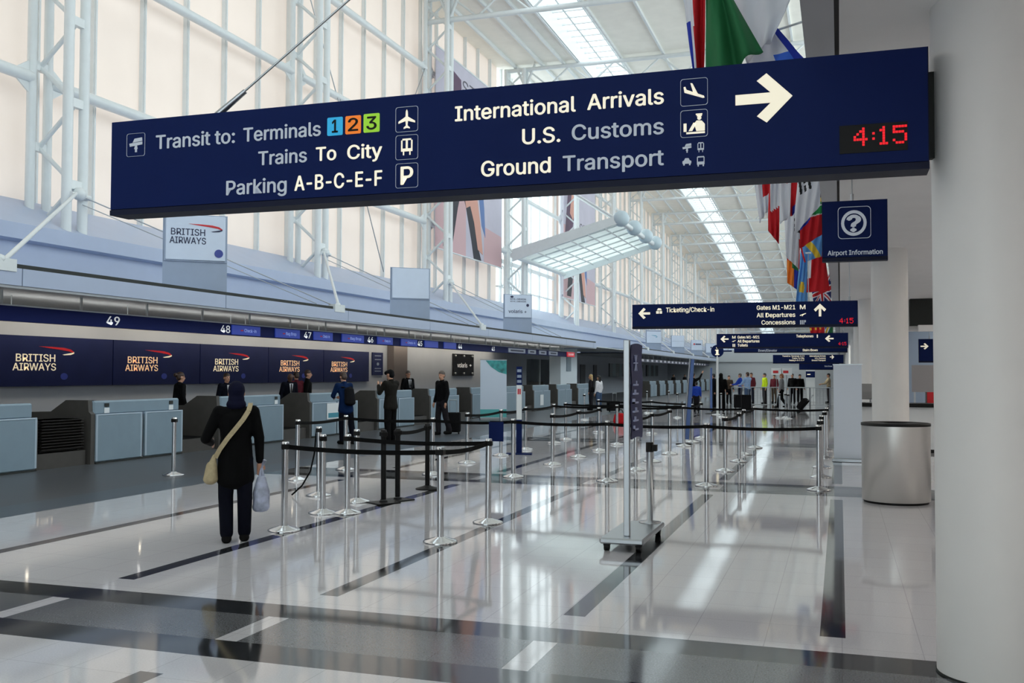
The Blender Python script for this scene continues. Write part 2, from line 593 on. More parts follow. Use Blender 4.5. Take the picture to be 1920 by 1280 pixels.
# ------------------------------------------------------------------ glazed left wall: one window per bay
GX = -19.8
SILL = 6.08
nw = 1
for k in range(len(TRY) - 1):
    y0, y1 = TRY[k], TRY[k + 1]
    clear = 55 < y0 < 60
    w = MB()
    N = 6
    d = (y1 - y0) / N
    for i in range(N):
        a, b = y0 + i * d, y0 + (i + 1) * d
        zb = SILL
        w.quad((GX, a, zb), (GX, b, zb), (GX, b, zroof(b)), (GX, a, zroof(a)))
    wo = struct(w.build('window_%d' % nw, CLEAR if clear else SHADE))
    nw += 1
    if y1 < -6: continue
    f = MB()
    for i in range(N):
        a = y0 + (i + 0.235) * d if True else 0
        if i in (3,): pass
        zb = SILL
        f.box(GX + 0.02, GX + 0.16, a - 0.055, a + 0.055, zb, zroof(a))
        f.box(GX + 0.16, GX + 0.20, a - 0.03, a + 0.03, zb, zroof(a))
    f.build('mullions', STEEL_W, wo)
    g = MB()
    for z in (9.1, 12.85, 16.6):
        if z < min(zroof(y0), zroof(y1)) - 0.8:
            g.tube((XR, y0 + 0.3, z), (XR, y1 - 0.3, z), 0.15, n=8 if y0 > 70 else 12)
            for yy, s in ((y0 + 0.3, 1), (y1 - 0.3, -1)):
                g.add([(XR - .02, yy, z - .45), (XR - .02, yy + s * .5, z - .12), (XR - .02, yy + s * .5, z + .12), (XR - .02, yy, z + .45),
                       (XR + .02, yy, z - .45), (XR + .02, yy + s * .5, z - .12), (XR + .02, yy + s * .5, z + .12), (XR + .02, yy, z + .45)],
                      [(0, 1, 2, 3), (7, 6, 5, 4), (0, 4, 5, 1), (2, 6, 7, 3)])
    g.build('girts', STEEL_W, wo)
    if clear:
        # low entrance glazing bars and fanlight
        e = MB()
        e.box(GX, GX + 0.2, y0, y1, 8.5, 8.75)
        e.box(GX, GX + 0.15, y0, y1, 7.0, 7.1)
        for i in range(5):
            c = y0 + 0.9 + i * 0.75
            pts = [(GX + 0.1, c + 0.33 * math.cos(t), 7.75 + 0.62 * math.sin(t)) for t in [j * math.pi / 6 for j in range(13)]]
            e.path(pts, 0.05, 6)
        e.build('fanlight_frame', STEEL_W, wo)

# thin crossed wire bracing in the bay behind the main sign
tb = thing('wire_bracing', 'thin crossed steel wires against the shades behind the wide sign', 'bracing', (XR + 0.1, 32.2, 9.1))
MB().tube((0, 0.3, 7.4), (0, 5.4, 0), 0.025, n=6).tube((0, 11.6, 7.4), (0, 6.4, 0), 0.025, n=6).tube((0, 3.1, 3.7), (0, 7.2, -2.9), 0.025, n=6).build('wire', ALU, tb)

# sill and ledge of the wall above the check-in canopy
def run_x(profile, y0, y1, name, m, closed=False):
    mb = MB()
    n = len(profile)
    V = [(p[0], y0, p[1]) for p in profile] + [(p[0], y1, p[1]) for p in profile]
    F = [(i, i + 1, n + i + 1, n + i) for i in range(n - 1)]
    mb.add(V, F)
    return struct(mb.build(name, m))
LP = [(-20.0, 6.10), (-19.55, 6.08), (-17.8, 5.16), (-17.8, 4.80), (-18.05, 4.76), (-18.05, 3.72), (-14.02, 3.58)]
run_x(LP, -25, 58.2, 'trim_1', LEDGE)
run_x(LP[:6] + [(-18.05, 3.36)], 58.2, 71, 'trim_3', LEDGE)
run_x(LP, 71, 215, 'trim_2', LEDGE)

# canopy: fascia boxes, soffit
FX = -13.9
def fascia(y0, y1, nm):
    f = MB()
    y = y0
    while y < y1 - 0.1:
        b = min(y + 6.2, y1)
        f.box(FX - 0.12, FX, y + 0.012, b - 0.012, 3.29, 3.60)
        y = b
    f.box(FX - 0.10, FX - 0.03, y0, y1, 3.24, 3.29, 1)
    f.box(FX - 0.16, FX - 0.05, y0, y1, 3.55, 3.68, 2)
    return struct(f.build(nm, [LEDGE, ALU, SLOT]))
fascia(14.05 - 6.2 * 6, 58.2, 'trim_4')
fascia(71, 210, 'trim_5')
s = MB(); s.box(-18.2, FX, 71, 71.1, 3.24, 3.6); s.box(-19.9, -13.95, 58.1, 58.2, 3.25, 3.7)
struct(s.build('trim_6', LEDGE))
s = MB(); s.box(-20.0, FX - 0.1, -25, 58.2, 3.30, 3.36); struct(s.build('ceiling.001', SOFFIT))
s = MB(); s.box(-20.0, FX - 0.1, 58.2, 71, 3.36, 3.40); struct(s.build('ceiling.002', mat('corridor_ceiling', (215, 220, 220), 0.6)))
s = MB(); s.box(-20.0, FX - 0.1, 71, 215, 3.24, 3.30); struct(s.build('ceiling.003', SOFFIT))

# stays between columns and canopy
for k, y in enumerate(TRY):
    if y < 5 or y > 150 or 50 < y < 72: continue
    n = k - 2
    lab = ('white canopy stay rod and cables hung from the lattice column left of the wide sign' if n == 1 else
           'white canopy stay rod and cables below the middle of the wide navy sign' if n == 2 else
           'white canopy stay rod and cables between the blank pylon and the next one' if n == 3 else
           'canopy stay rod and cables of the nearest column at the left edge' if n == 0 else None)
    t = thing('canopy_stay', lab or 'white canopy stay rods far down the glass wall', 'stay', (XF + 0.15, y, 6.15), 0, None if lab else 'canopy stays of the far run')
    MB().tube((0, -0.1, 0), (FX - XF - 0.2, -6.1, -2.46), 0.045, n=8).build('stay_rod', STEEL_W, t)
    MB().tube((0, 0.1, -0.05), (FX - XF - 0.2, 6.0, -2.46), 0.018, n=6).tube((0, 0.1, -0.25), (FX - XF - 0.6, 5.6, -2.40), 0.014, n=6).build('cable', ALU, t)
    MB().ball((0.0, 0, 0), 0.17, n=10).tube((0, -.3, -0.05), (0, .35, -0.05), 0.07, n=8).build('pin_joint', STEEL_W, t)
    MB().box(FX - XF - 0.34, FX - XF - 0.13, -6.45, -5.85, -2.62, -2.40).ball((FX - XF - 0.2, -6.15, -2.42), 0.09, n=8).build('bracket', STEEL_W, t)

# ------------------------------------------------------------------ back wall of the check-in hall and end walls
WX = -19.9
bw = MB(); bw.box(WX - 0.2, WX, -25, 63.2, 0, 3.8); bw.box(WX - 0.2, WX, 63.2, 70, 0, 0.98); bw.box(WX - 0.2, WX, 63.2, 70, 2.75, 3.8); bw.box(WX - 0.2, WX, 70, 215, 0, 3.8)
struct(bw.build('wall_left', BACKWALL))
bw = MB(); bw.box(-22, -20.1, 62, 71, 0, 0.1); bw.box(-22.2, -22, 62, 71, 0, 3.5); bw.box(-22, -20.1, 62, 71, 3.3, 3.4); bw.box(-22, -20.1, 61.9, 62, 0, 3.5); bw.box(-22, -20.1, 71, 71.1, 0, 3.5)
struct(bw.build('wall_left.001', mat('office_wall', (214, 222, 226), 0.5)))
w = MB(); w.box(-20.2, 8, 214.8, 215, 0, 13); struct(w.build('wall_back', BACKWALL))
w = MB(); w.box(-20.2, 8, -13.2, -13, 0, 0.3); w.box(-20.2, -9, -13.2, -13, .3, 19.5); struct(w.build('wall_front', mat('front_wall', (150, 150, 152), 0.6)))  # unseen end wall; left part kept solid to darken the left floor
w = MB().quad((-9, -13.1, .3), (8, -13.1, .3), (8, -13.1, 19.5), (-9, -13.1, 19.5)); wf = struct(w.build('window_41', CLEAR))  # unseen glazing behind the camera, added for frontal light
w = MB()
for k in range(5): w.box(-9 + k * 4.2, -8.85 + k * 4.2, -13.2, -13.0, .3, 19.5)
w.build('mullions', STEEL_W, wf)
w = MB().quad((8, -25, 6.2), (8, 215, 6.2), (8, 215, 18), (8, -25, 18)); wf = struct(w.build('window_42', CLEAR))  # unseen glazing above the mezzanine, added so sky light fills from the right
w = MB()
for k in range(40): w.box(7.9, 8.1, -25 + k * 6.15, -24.8 + k * 6.15, 6.2, zroof(-25 + k * 6.15))
w.build('mullions', STEEL_W, wf)
w = MB(); w.box(7.9, 8.1, -25, 215, 0, 6.2); struct(w.build('wall_right', mat('right_wall', (196, 197, 200), 0.55)))
# end of hall: pale bulkhead above the crowd
w = MB(); w.box(-20, 8, 120, 120.3, 3.2, 4.6); w.box(-20, 8, 120.3, 121, 0, 4.4)
struct(w.build('wall_back.001', mat('far_wall', (196, 202, 206), 0.5)))

# strip lamps in the soffit close to the back wall, each behind a baffle, washing the wall
GLOW = mat('lamp_glow', (255, 240, 216), 0.5, emit=7.0)
for i in range(11):
    yy = 11.2 + i * 4.1
    t = thing('strip_lamp', 'strip lamp in the canopy soffit behind a white baffle, washing the back wall', 'lamp', (-19.15, yy, 3.295), 0, 'strip lamps under the canopy')
    MB().box(.30, .33, 0, 4.0, -.24, 0).build('baffle', STEEL_W, t)  # added plate, keeps the lamp's reflection off the floor
    MB().box(-.12, .12, .1, 3.9, -.03, 0).build('diffuser', GLOW, t)

GLOW2 = mat('uplight_fill_glow', (255, 250, 246), 0.5, emit=4.5)  # unseen uplights, added to brighten the canopy soffit
for i in range(11):
    t = thing('fill_uplight', 'slim uplight in a trough hidden behind the blue header', 'lamp', (-15.7, 11.2 + i * 4.1, 2.80), 0, 'uplights behind the blue header')
    MB().box(-.14, .14, 0, 4.0, 0, .03).box(.12, .15, 0, 4.0, .03, .12).build('trough', STEEL_W, t)
    MB().tube((0, .05, .07), (0, 3.95, .07), .035, n=8).build('tube', GLOW2, t)
    MB().tube((0, .3, .03), (0, .3, .5), .01, n=6).tube((0, 3.7, .03), (0, 3.7, .5), .01, n=6).build('hangers', STEEL_W, t)
# ------------------------------------------------------------------ mezzanine on the right
SZ = 3.95
m_ = MB()
m_.box(-0.21, -0.02, -25, 150, SZ, SZ + 2.4)
struct(m_.build('trim_7', mat('mezzanine_fascia', (176, 178, 184), 0.4)))
m_ = MB(); m_.box(0.01, 8, -25, 150, SZ + 0.01, SZ + 0.5)
struct(m_.build('ceiling.004', GREY_CEIL))
m_ = MB(); m_.box(-0.02, 0.01, -25, 150, SZ + 0.06, SZ + 0.12); struct(m_.build('trim_8', mat('groove_grey', (84, 84, 84), .7)))
# added lamps over the shop side, brightening the right-hand floor and soffit
FILL_LAMP = mat('fill_lamp_glow', (255, 246, 232), 0.5, emit=13.0)
for i in range(11):
    t = thing('fill_light', 'recessed square lamp in the mezzanine soffit over the shop side', 'lamp', (4.6, -8 + 5.2 * i, SZ), 0, 'recessed lamps on the shop side')
    MB().box(-.62, .62, -.62, .62, -.03, .03).build('frame', STEEL_W, t)
    MB().box(-.55, .55, -.55, .55, -.035, -.03).build('diffuser', FILL_LAMP, t)
# drop bulkheads under the mezzanine
m_ = MB(); m_.box(0.75, 8, 31.6, 32.1, 3.05, SZ + 0.05)
struct(m_.build('trim_9', GREY_CEIL))
for i, y in enumerate([6.44 + 12.26 * k for k in range(-1, 12)]):
    if y < 0: continue
    k = i - 1
    lab = ['big round grey column at the right edge, the wide navy sign ends at it',
           'round white column behind the steel litter bin',
           'third round column, mostly hidden behind the second one',
           'fourth round column of the mezzanine row'][k] if k < 4 else 'round column far along the mezzanine edge'
    t = tag(MB().lathe((0, 0, 0), [(0.307, 0), (0.307, SZ + 0.05)], 64).build('round_column', COLUMN, None, (0.84, y, 0)), lab, 'column', None if k < 4 else 'far mezzanine columns')
    if k == 0:
        MB().lathe((0, 0, 0), [(0.312, 0), (0.312, 0.012)], 64).build('base_ring', SLOT, t)

#PART2
# ------------------------------------------------------------------ overhead wayfinding signs
EX, EZ, EYV = Vector((1, 0, 0)), Vector((0, 0, 1)), Vector((0, 1, 0))
class Sign:
    """a hanging sign whose face is the plane y = Y; pixel helpers measure the lettering on that plane"""
    def __init__(self, name, label, Y, X0, X1, Z0, Z1, depth, cat='sign', edge=None):
        self.Y, self.O = Y, Vector((X0, Y, Z0))
        self.t = thing(name, label, cat, self.O)
        b = MB()
        w, h = X1 - X0, Z1 - Z0
        b.box(0, w, 0.012, depth, 0, h, 1)
        b.box(0.006, w - 0.006, 0, 0.012, 0.045, h - 0.004, 0)
        b.box(0, w, 0, 0.012, 0, 0.04, 1)
        b.build('housing', [NAVY, edge or NAVY_EDGE], self.t)
        self.w, self.h, self.depth = w, h, depth
    def p(self, x, y):
        v = PY(x, y, self.Y) - self.O
        return v.x, v.z
    def txt(self, s, x0, x1, y0, y1, cap_top, m, bold=0.007, name='lettering', parent=None):
        """x0,x1 pixel span; y0 baseline at x0, y1 at x1; cap_top pixel height of capitals above baseline at x0"""
        a = self.p(x0, y0); b = self.p(x1, y1)
        c = self.p(x0, y0 - cap_top)
        text(s, parent or self.t, m, (0, 0, 0), EX, EZ, a[0], b[0], (a[1] + b[1]) / 2, c[1] - a[1], name, bold)
    def poly(self, polys, x0, y0, x1, y1, m, name='pictogram', parent=None, lift=.004):
        """unit-square polygons placed in the pixel box (x0,y0)-(x1,y1)"""
        a = self.p(x0, (y0 + y1) / 2); b = self.p(x1, (y0 + y1) / 2)
        mx = (x0 + x1) / 2
        zt = self.p(mx, y0)[1]; zb = self.p(mx, y1)[1]
        mb = MB()
        for P in polys:
            mb.prism([(a[0] + (b[0] - a[0]) * u, zb + (zt - zb) * v) for u, v in P], 'y', -lift, 0.001)
        return mb.build(name, m, parent or self.t)
    def rods(self, xs, top):
        for x in xs:
            MB().tube((x, self.depth / 2, self.h), (x, self.depth / 2, top - self.O.z), 0.007, n=6).box(x - .05, x + .05, self.depth / 2 - .05, self.depth / 2 + .05, top - self.O.z - 0.02, top - self.O.z).tube((x, self.depth / 2, self.h), (x, self.depth / 2, self.h + .08), 0.018, n=8).build('hanger_rod', ALU, self.t)

def rrect(r=0.12, n=5, x0=0., x1=1., y0=0., y1=1.):
    P = []
    for cx, cy, a in ((x1 - r, y0 + r, -90), (x1 - r, y1 - r, 0), (x0 + r, y1 - r, 90), (x0 + r, y0 + r, 180)):
        for i in range(n + 1):
            t = math.radians(a + 90 * i / n)
            P.append((cx + r * math.cos(t), cy + r * math.sin(t)))
    return P
def ring(P, t=0.03):
    c = (0.5, 0.5)
    Q = [(c[0] + (p[0] - c[0]) * (1 - 2 * t), c[1] + (p[1] - c[1]) * (1 - 2 * t)) for p in P]
    n = len(P)
    return [[P[i], P[(i + 1) % n], Q[(i + 1) % n], Q[i]] for i in range(n)]
def circ(cx, cy, r, n=24):
    return [(cx + r * math.cos(2 * math.pi * i / n), cy + r * math.sin(2 * math.pi * i / n)) for i in range(n)]
def cring(cx, cy, r0, r1, n=28):
    A, B = circ(cx, cy, r0, n), circ(cx, cy, r1, n)
    return [[A[i], A[(i + 1) % n], B[(i + 1) % n], B[i]] for i in range(n)]
def R4(x0, y0, x1, y1): return [(x0, y0), (x1, y0), (x1, y1), (x0, y1)]
half = [(.5, .97), (.55, .86), (.56, .62), (.94, .40), (.94, .31), (.56, .42), (.54, .2), (.66, .11), (.66, .05), (.5, .09)]
PLANE = [half + [(1 - x, y) for x, y in half[::-1][1:-1]]]
TRAIN = [R4(.2, .3, .8, .44), R4(.27, .84, .73, .92), R4(.2, .44, .27, .84), R4(.45, .44, .55, .84), R4(.73, .44, .8, .84), R4(.3, .12, .36, .3), R4(.64, .12, .7, .3)]
MOVER = [[(.12, .42), (.92, .5), (.92, .64), (.08, .58)], [(.3, .62), (.92, .68), (.9, .86), (.42, .82)], [(.4, .28), (.62, .28), (.58, .46), (.46, .46)], R4(.46, .12, .58, .28)]
ARRIVE = [[(.04, .74), (.12, .76), (.17, .62), (.93, .30), (.96, .22), (.88, .21), (.08, .5)], [(.34, .9), (.43, .88), (.66, .42), (.46, .48)]]
DEPART = [[(.04, .34), (.12, .28), (.93, .62), (.96, .72), (.86, .74), (.06, .42)], [(.34, .2), (.43, .22), (.66, .58), (.46, .54)]]
CUSTOMS = [R4(.58, .86, .86, .92), R4(.62, .8, .84, .85), circ(.73, .73, .09, 12), [(.5, .5), (.62, .62), (.84, .6), (.97, .45), (.97, .16), (.6, .16)], [(.26, .18), (.48, .54), (.58, .46), (.42, .18)], R4(.16, .05, .97, .13), R4(.04, .16, .17, .52)]
CAR = [[(.1, .35), (.9, .35), (.92, .55), (.76, .62), (.66, .8), (.34, .8), (.24, .62), (.08, .55)], R4(.16, .22, .3, .35), R4(.7, .22, .84, .35)]
BUS = [R4(.15, .25, .85, .48), R4(.2, .82, .8, .92), R4(.15, .48, .23, .86), R4(.77, .48, .85, .86), R4(.2, .1, .32, .25), R4(.68, .1, .8, .25)]
def arrow(t=0.11):
    xi = .38 + .34 * (1 - t / .36)
    return [[(0, .5 - t), (xi, .5 - t), (.38, .14), (.55, 0), (1, .5), (.55, 1), (.38, .86), (xi, .5 + t), (0, .5 + t)]]
def rot90(P): return [[(1 - y, x) for x, y in p] for p in P]
def mirror(P): return [[(1 - x, y) for x, y in p] for p in P]

# --- the big sign
S1 = Sign('wayfinding_sign', 'wide dark navy overhead sign for terminals, arrivals and customs, with red clock', 6.15, -5.26, 0.50, 2.94, 3.655, 0.21)
S1.txt('Transit to:', 293, 440, 279, 268, 25, SIGN_DIM)
S1.txt('Terminals', 457, 601, 266, 253.5, 25, SIGN_DIM)
S1.txt('Trains', 485, 575, 310, 303, 25, SIGN_DIM)
S1.txt('To', 593, 630, 302, 299, 25, SIGN_LIT)
S1.txt('City', 652, 716, 298.5, 294, 25.5, SIGN_LIT)
S1.txt('Parking', 425, 537, 366, 358.5, 26, SIGN_DIM)
S1.txt('A-B-C-E-F', 553, 716, 358.5, 346, 27, SIGN_LIT)
S1.txt('International', 854, 1079, 227, 209, 27, SIGN_LIT)
S1.txt('Arrivals', 1102, 1244, 206, 194, 28, SIGN_LIT)
S1.txt('U.S.', 980, 1050, 270.5, 265.5, 28, SIGN_LIT)
S1.txt('Customs', 1073, 1244, 262.5, 251, 28, SIGN_DIM)
S1.txt('Ground', 903, 1032, 331, 323, 28, SIGN_LIT)
S1.txt('Transport', 1056, 1244, 321, 309, 28, SIGN_DIM)
for d, x0, x1, y0, y1, rgb in (('1', 614, 643, 220, 254, (42, 164, 214)), ('2', 648, 677, 217, 251, (240, 124, 34)), ('3', 682, 712, 213, 248, (150, 204, 50))):
    tl = S1.poly([rrect(.08)], x0, y0, x1, y1, mat('tile_' + d, rgb, 0.5, emit=0.4), 'number_tile')
    c = (x0 + x1) / 2
    S1.txt(d, c - (5 if d == '1' else 9), c + (5 if d == '1' else 9), y1 - 5, y1 - 6, 23.5, BLACK, name='terminal_number', parent=tl)
    TEXTS[-1] = TEXTS[-1][:12] + (0.007,) + TEXTS[-1][13:]
def framed(S, icon, x0, y0, x1, y1, m, t=0.012):
    fr = S.poly(ring(rrect(.1), t), x0, y0, x1, y1, SIGN_DIM, 'pictogram_frame')
    if icon: S.poly(icon, x0 + (x1 - x0) * .08, y0 + (y1 - y0) * .08, x1 - (x1 - x0) * .08, y1 - (y1 - y0) * .08, m, parent=fr)
    return fr
framed(S1, MOVER, 238, 250, 272, 293, SIGN_DIM, 0.008)
framed(S1, PLANE, 742, 200, 784, 247, SIGN_LIT)
framed(S1, TRAIN, 742, 253, 784, 299, SIGN_LIT)
pf = framed(S1, None, 742, 306, 784, 352, SIGN_LIT)
S1.txt('P', 752, 774, 346, 345, 33, SIGN_LIT, 0.006, 'parking_letter', pf)
framed(S1, ARRIVE, 1276, 147, 1327, 198, SIGN_LIT)
framed(S1, CUSTOMS, 1276, 206, 1327, 257, SIGN_LIT)
for ic, x, y in ((MOVER, 1278, 266), (TRAIN, 1304, 265), (CAR, 1278, 292), (BUS, 1304, 291)):
    S1.poly(ic, x, y, x + 20, y + 23, SIGN_DIM)
S1.poly(arrow(.105), 1379, 138, 1486, 230, SIGN_LIT, 'arrow')
cw1 = S1.poly([R4(0, 0, 1, 1)], 1574, 232, 1702, 285, BLACK, 'clock_window')
def led(S, s, x0, x1, y0, y1, lift=0.009, parent=None):
    """dot-matrix digits"""
    G = {'4': ['00010', '00110', '01010', '10010', '11111', '00010', '00010'], ':': ['0', '0', '1', '0', '1', '0', '0'],
         '1': ['010', '110', '010', '010', '010', '010', '111'], '5': ['11111', '10000', '11110', '00001', '00001', '10001', '01110']}
    cols = sum(len(G[c][0]) + 1.5 for c in s) - 1.5
    a = S.p(x0, (y0 + y1) / 2)[0]; b = S.p(x1, (y0 + y1) / 2)[0]
    zt = S.p((x0 + x1) / 2, y0)[1]; zb = S.p((x0 + x1) / 2, y1)[1]
    cw = (b - a) / cols; ch = (zt - zb) / 7
    mb = MB(); u = 0
    for c in s:
        for j, row in enumerate(G[c]):
            for i, v in enumerate(row):
                if v == '1':
                    x = a + (u + i) * cw; z = zt - (j + 1) * ch
                    mb.box(x + cw * .08, x + cw * .92, -lift, -lift + .004, z + ch * .08, z + ch * .92)
        u += len(G[c][0]) + 1.5
    mb.build('clock_digits', LED, parent or S.t)
led(S1, '4:15', 1600, 1701, 237, 272, parent=cw1)
for x in (1.2,):
    MB().tube((0.86, .1, .715), (3.05, .6, 2.6), 0.009, n=8).tube((0.86, .1, .715), (1.08, .15, .90), 0.028, 0.02, n=8).build('hanger_cable', ALU, S1.t)
MB().tube((3.05, .6, 2.6), (6.8, 1.0, 5.8), 0.009, n=8).build('hanger_cable', ALU, S1.t)
MB().box(5.60, 5.81, 0.205, 0.26, 0.10, 0.62).build('shadow_gap_bracket', SLOT, S1.t)  # dark bracket also stands in for the shadow gap at the column

# --- second sign
S2 = Sign('wayfinding_sign', 'navy overhead sign reading Ticketing/Check-in and Gates M1-M21 with up arrow', 18.5, -3.73, 0.305, 2.60, 3.06, 0.2)
S2.poly(mirror(arrow(.1)), 1197, 577, 1219, 598, SIGN_LIT, 'arrow')
S2.poly([R4(.1, .1, .5, .5), [(.2, .6), (.9, .6), (.8, .9), (.4, .95)], R4(.6, .1, .95, .5)], 1229, 577, 1242, 589, SIGN_LIT)
S2.txt('Ticketing/Check-in', 1249, 1339, 585.5, 583.5, 8.5, SIGN_LIT)
S2.txt('Gates M1-M21', 1419, 1491, 580.8, 579.5, 8, SIGN_LIT)
S2.txt('M', 1500, 1510, 579.5, 579.3, 8, SIGN_LIT)
S2.txt('All Departures', 1419, 1491, 595, 593.5, 8, SIGN_LIT)
S2.txt('Concessions', 1428, 1491, 608.5, 607.5, 8, SIGN_LIT)
S2.poly(DEPART, 1499, 584, 1512, 595, SIGN_LIT)
S2.poly([R4(0, .1, .2, .9), R4(.3, .1, .5, .9), R4(.6, .1, .75, .9), R4(.8, .5, 1, .9)], 1500, 599, 1511, 609, SIGN_DIM)
S2.poly(rot90(arrow(.1)), 1526, 569, 1549, 593, SIGN_LIT, 'arrow')
led(S2, '4:15', 1574, 1600, 596, 606)
S2.rods([3.9, 3.2], SZ)
# --- third sign
S3 = Sign('wayfinding_sign', 'navy overhead sign reading Telephones and Toilets, third one down the hall', 30.9, -3.60, 0.235, 2.54, 2.985, 0.2)
S3.poly(mirror(arrow(.1)), 1351, 629, 1366, 642, SIGN_LIT, 'arrow')
S3.txt('M', 1373, 1379, 634.5, 634.4, 5, SIGN_LIT)
S3.txt('Gates M1-M21', 1383, 1424, 634.5, 634, 5, SIGN_LIT)
S3.txt('All Departures', 1383, 1424, 642, 641.6, 5, SIGN_LIT)
S3.txt('Toilets', 1383, 1402, 649.5, 649.3, 5, SIGN_LIT)
S3.poly(DEPART, 1372, 636, 1380, 642.5, SIGN_LIT)
S3.poly([R4(.1, 0, .4, 1), R4(.6, 0, .9, 1)], 1373, 644.5, 1379, 650, SIGN_LIT)
S3.txt('Telephones', 1493, 1525, 632.5, 632, 5, SIGN_LIT)
S3.poly([R4(.3, 0, .7, 1)], 1530, 627, 1535, 633, SIGN_LIT)
S3.poly(mirror(arrow(.1)), 1547, 628, 1563, 641, SIGN_LIT, 'arrow')
led(S3, '4:15', 1572, 1587, 641, 647)
S3.rods([3.7, 2.0], SZ)
S4 = Sign('wayfinding_sign', 'navy overhead sign reading Stairs Down, just showing below the third sign', 43.2, -4.30, 0.30, 2.66, 3.05, 0.2)
S4.txt('Stairs Down', 1505, 1533, 658.3, 658, 4.2, SIGN_LIT)
S4.txt('Down/Elevator', 1422, 1457, 659, 658.8, 4.2, SIGN_DIM)
S4.rods([4.3], SZ)
S5 = Sign('wayfinding_sign', 'navy overhead sign with small text and right arrow, farthest of the wide signs', 55.4, -3.45, 0.18, 2.33, 2.80, 0.2)
S5.txt('Transit to: Terminals 1 2 3', 1467, 1508, 668.6, 668.6, 2.6, SIGN_LIT)
S5.txt('Trains To City', 1485, 1508, 672.6, 672.5, 2.6, SIGN_LIT)
S5.txt('Parking A-B-C-E-F', 1480, 1508, 676.6, 676.5, 2.6, SIGN_LIT)
S5.txt('International Arrivals', 1518, 1548, 668.5, 668.5, 2.6, SIGN_LIT)
S5.txt('U.S. Customs', 1528, 1548, 672.5, 672.5, 2.6, SIGN_LIT)
S5.txt('Ground Transport', 1522, 1548, 676.5, 676.5, 2.6, SIGN_LIT)
S5.poly(arrow(.1), 1556, 665, 1564, 673, SIGN_LIT, 'arrow')
S5.rods([3.4], SZ)
S6 = Sign('wayfinding_sign', 'small navy overhead sign under the farthest wide sign, beside the pale pillar stand', 61.0, -2.30, -0.05, 2.02, 2.45, 0.2)
S6.txt('Stairs Down', 1546, 1560, 687.5, 687.4, 2.4, SIGN_DIM)
S6.rods([2.15], SZ)
# --- airport information sign
S7 = Sign('information_sign', 'square navy Airport Information sign with circled question mark', 11.5, -0.18, 0.505, 3.0, 3.67, 0.12)
S7.poly(ring(rrect(.12), .014), 1571, 387, 1633, 447, SIGN_DIM, 'pictogram_frame')
S7.poly(cring(.5, .5, .5, .38), 1577, 394, 1625, 442, SIGN_DIM, 'pictogram')
S7.txt('?', 1590, 1612, 433.5, 433, 29, SIGN_DIM, 0.02, 'question_mark')
S7.txt('Airport Information', 1552, 1655, 479, 475.5, 8.5, SIGN_DIM)
S7.rods([0.32], SZ)
# small black arrow sign between the columns
S8 = Sign('exit_sign', 'small black right-arrow sign seen between the two big columns', 31.7, 2.22, 2.84, 2.11, 2.81, 0.1)
S8.poly(arrow(.1), 1726, 643, 1741, 655, SIGN_LIT, 'arrow')
S8.rods([0.3], 3.07)

# ------------------------------------------------------------------ airline pylons on the canopy
def ribbon(parent, place, mred, mtip, tipcol=None):
    """the curled two-colour airline ribbon; place maps unit coordinates to parent space"""
    a = [(0, .98), (.35, .97), (.7, .90), (.9, .72), (1, .42), (.97, .30), (.86, .48), (.6, .66), (.3, .80)]
    b = [(1, .42), (1.0, .22), (.9, .05), (.72, 0), (.66, .06), (.8, .18), (.93, .30)]
    for P, m, n in ((a, mred, 'red_ribbon'), (b, mtip, 'ribbon_tip')):
        mb = MB()
        V = [place(u, v, 0.006) for u, v in P] + [place(u, v, 0.0) for u, v in P]
        k = len(P)
        mb.add(V, [tuple(range(k)), tuple(range(k, 2 * k))[::-1]] + [(i, i + k, (i + 1) % k + k, (i + 1) % k) for i in range(k)])
        mb.build(n, m, parent)
def disc(parent, place, name, m, r=1.0, n=20):
    P = circ(0, 0, 1, n)
    mb = MB()
    mb.add([place(u, v, .006) for u, v in P] + [place(u, v, 0) for u, v in P], [tuple(range(n)), tuple(range(n, 2 * n))[::-1]] + [(i, i + n, (i + 1) % n + n, (i + 1) % n) for i in range(n)])
    return mb.build(name, m, parent)
GLOBE = mat('globe_blue', (42, 56, 134), 0.4, emit=0.15)
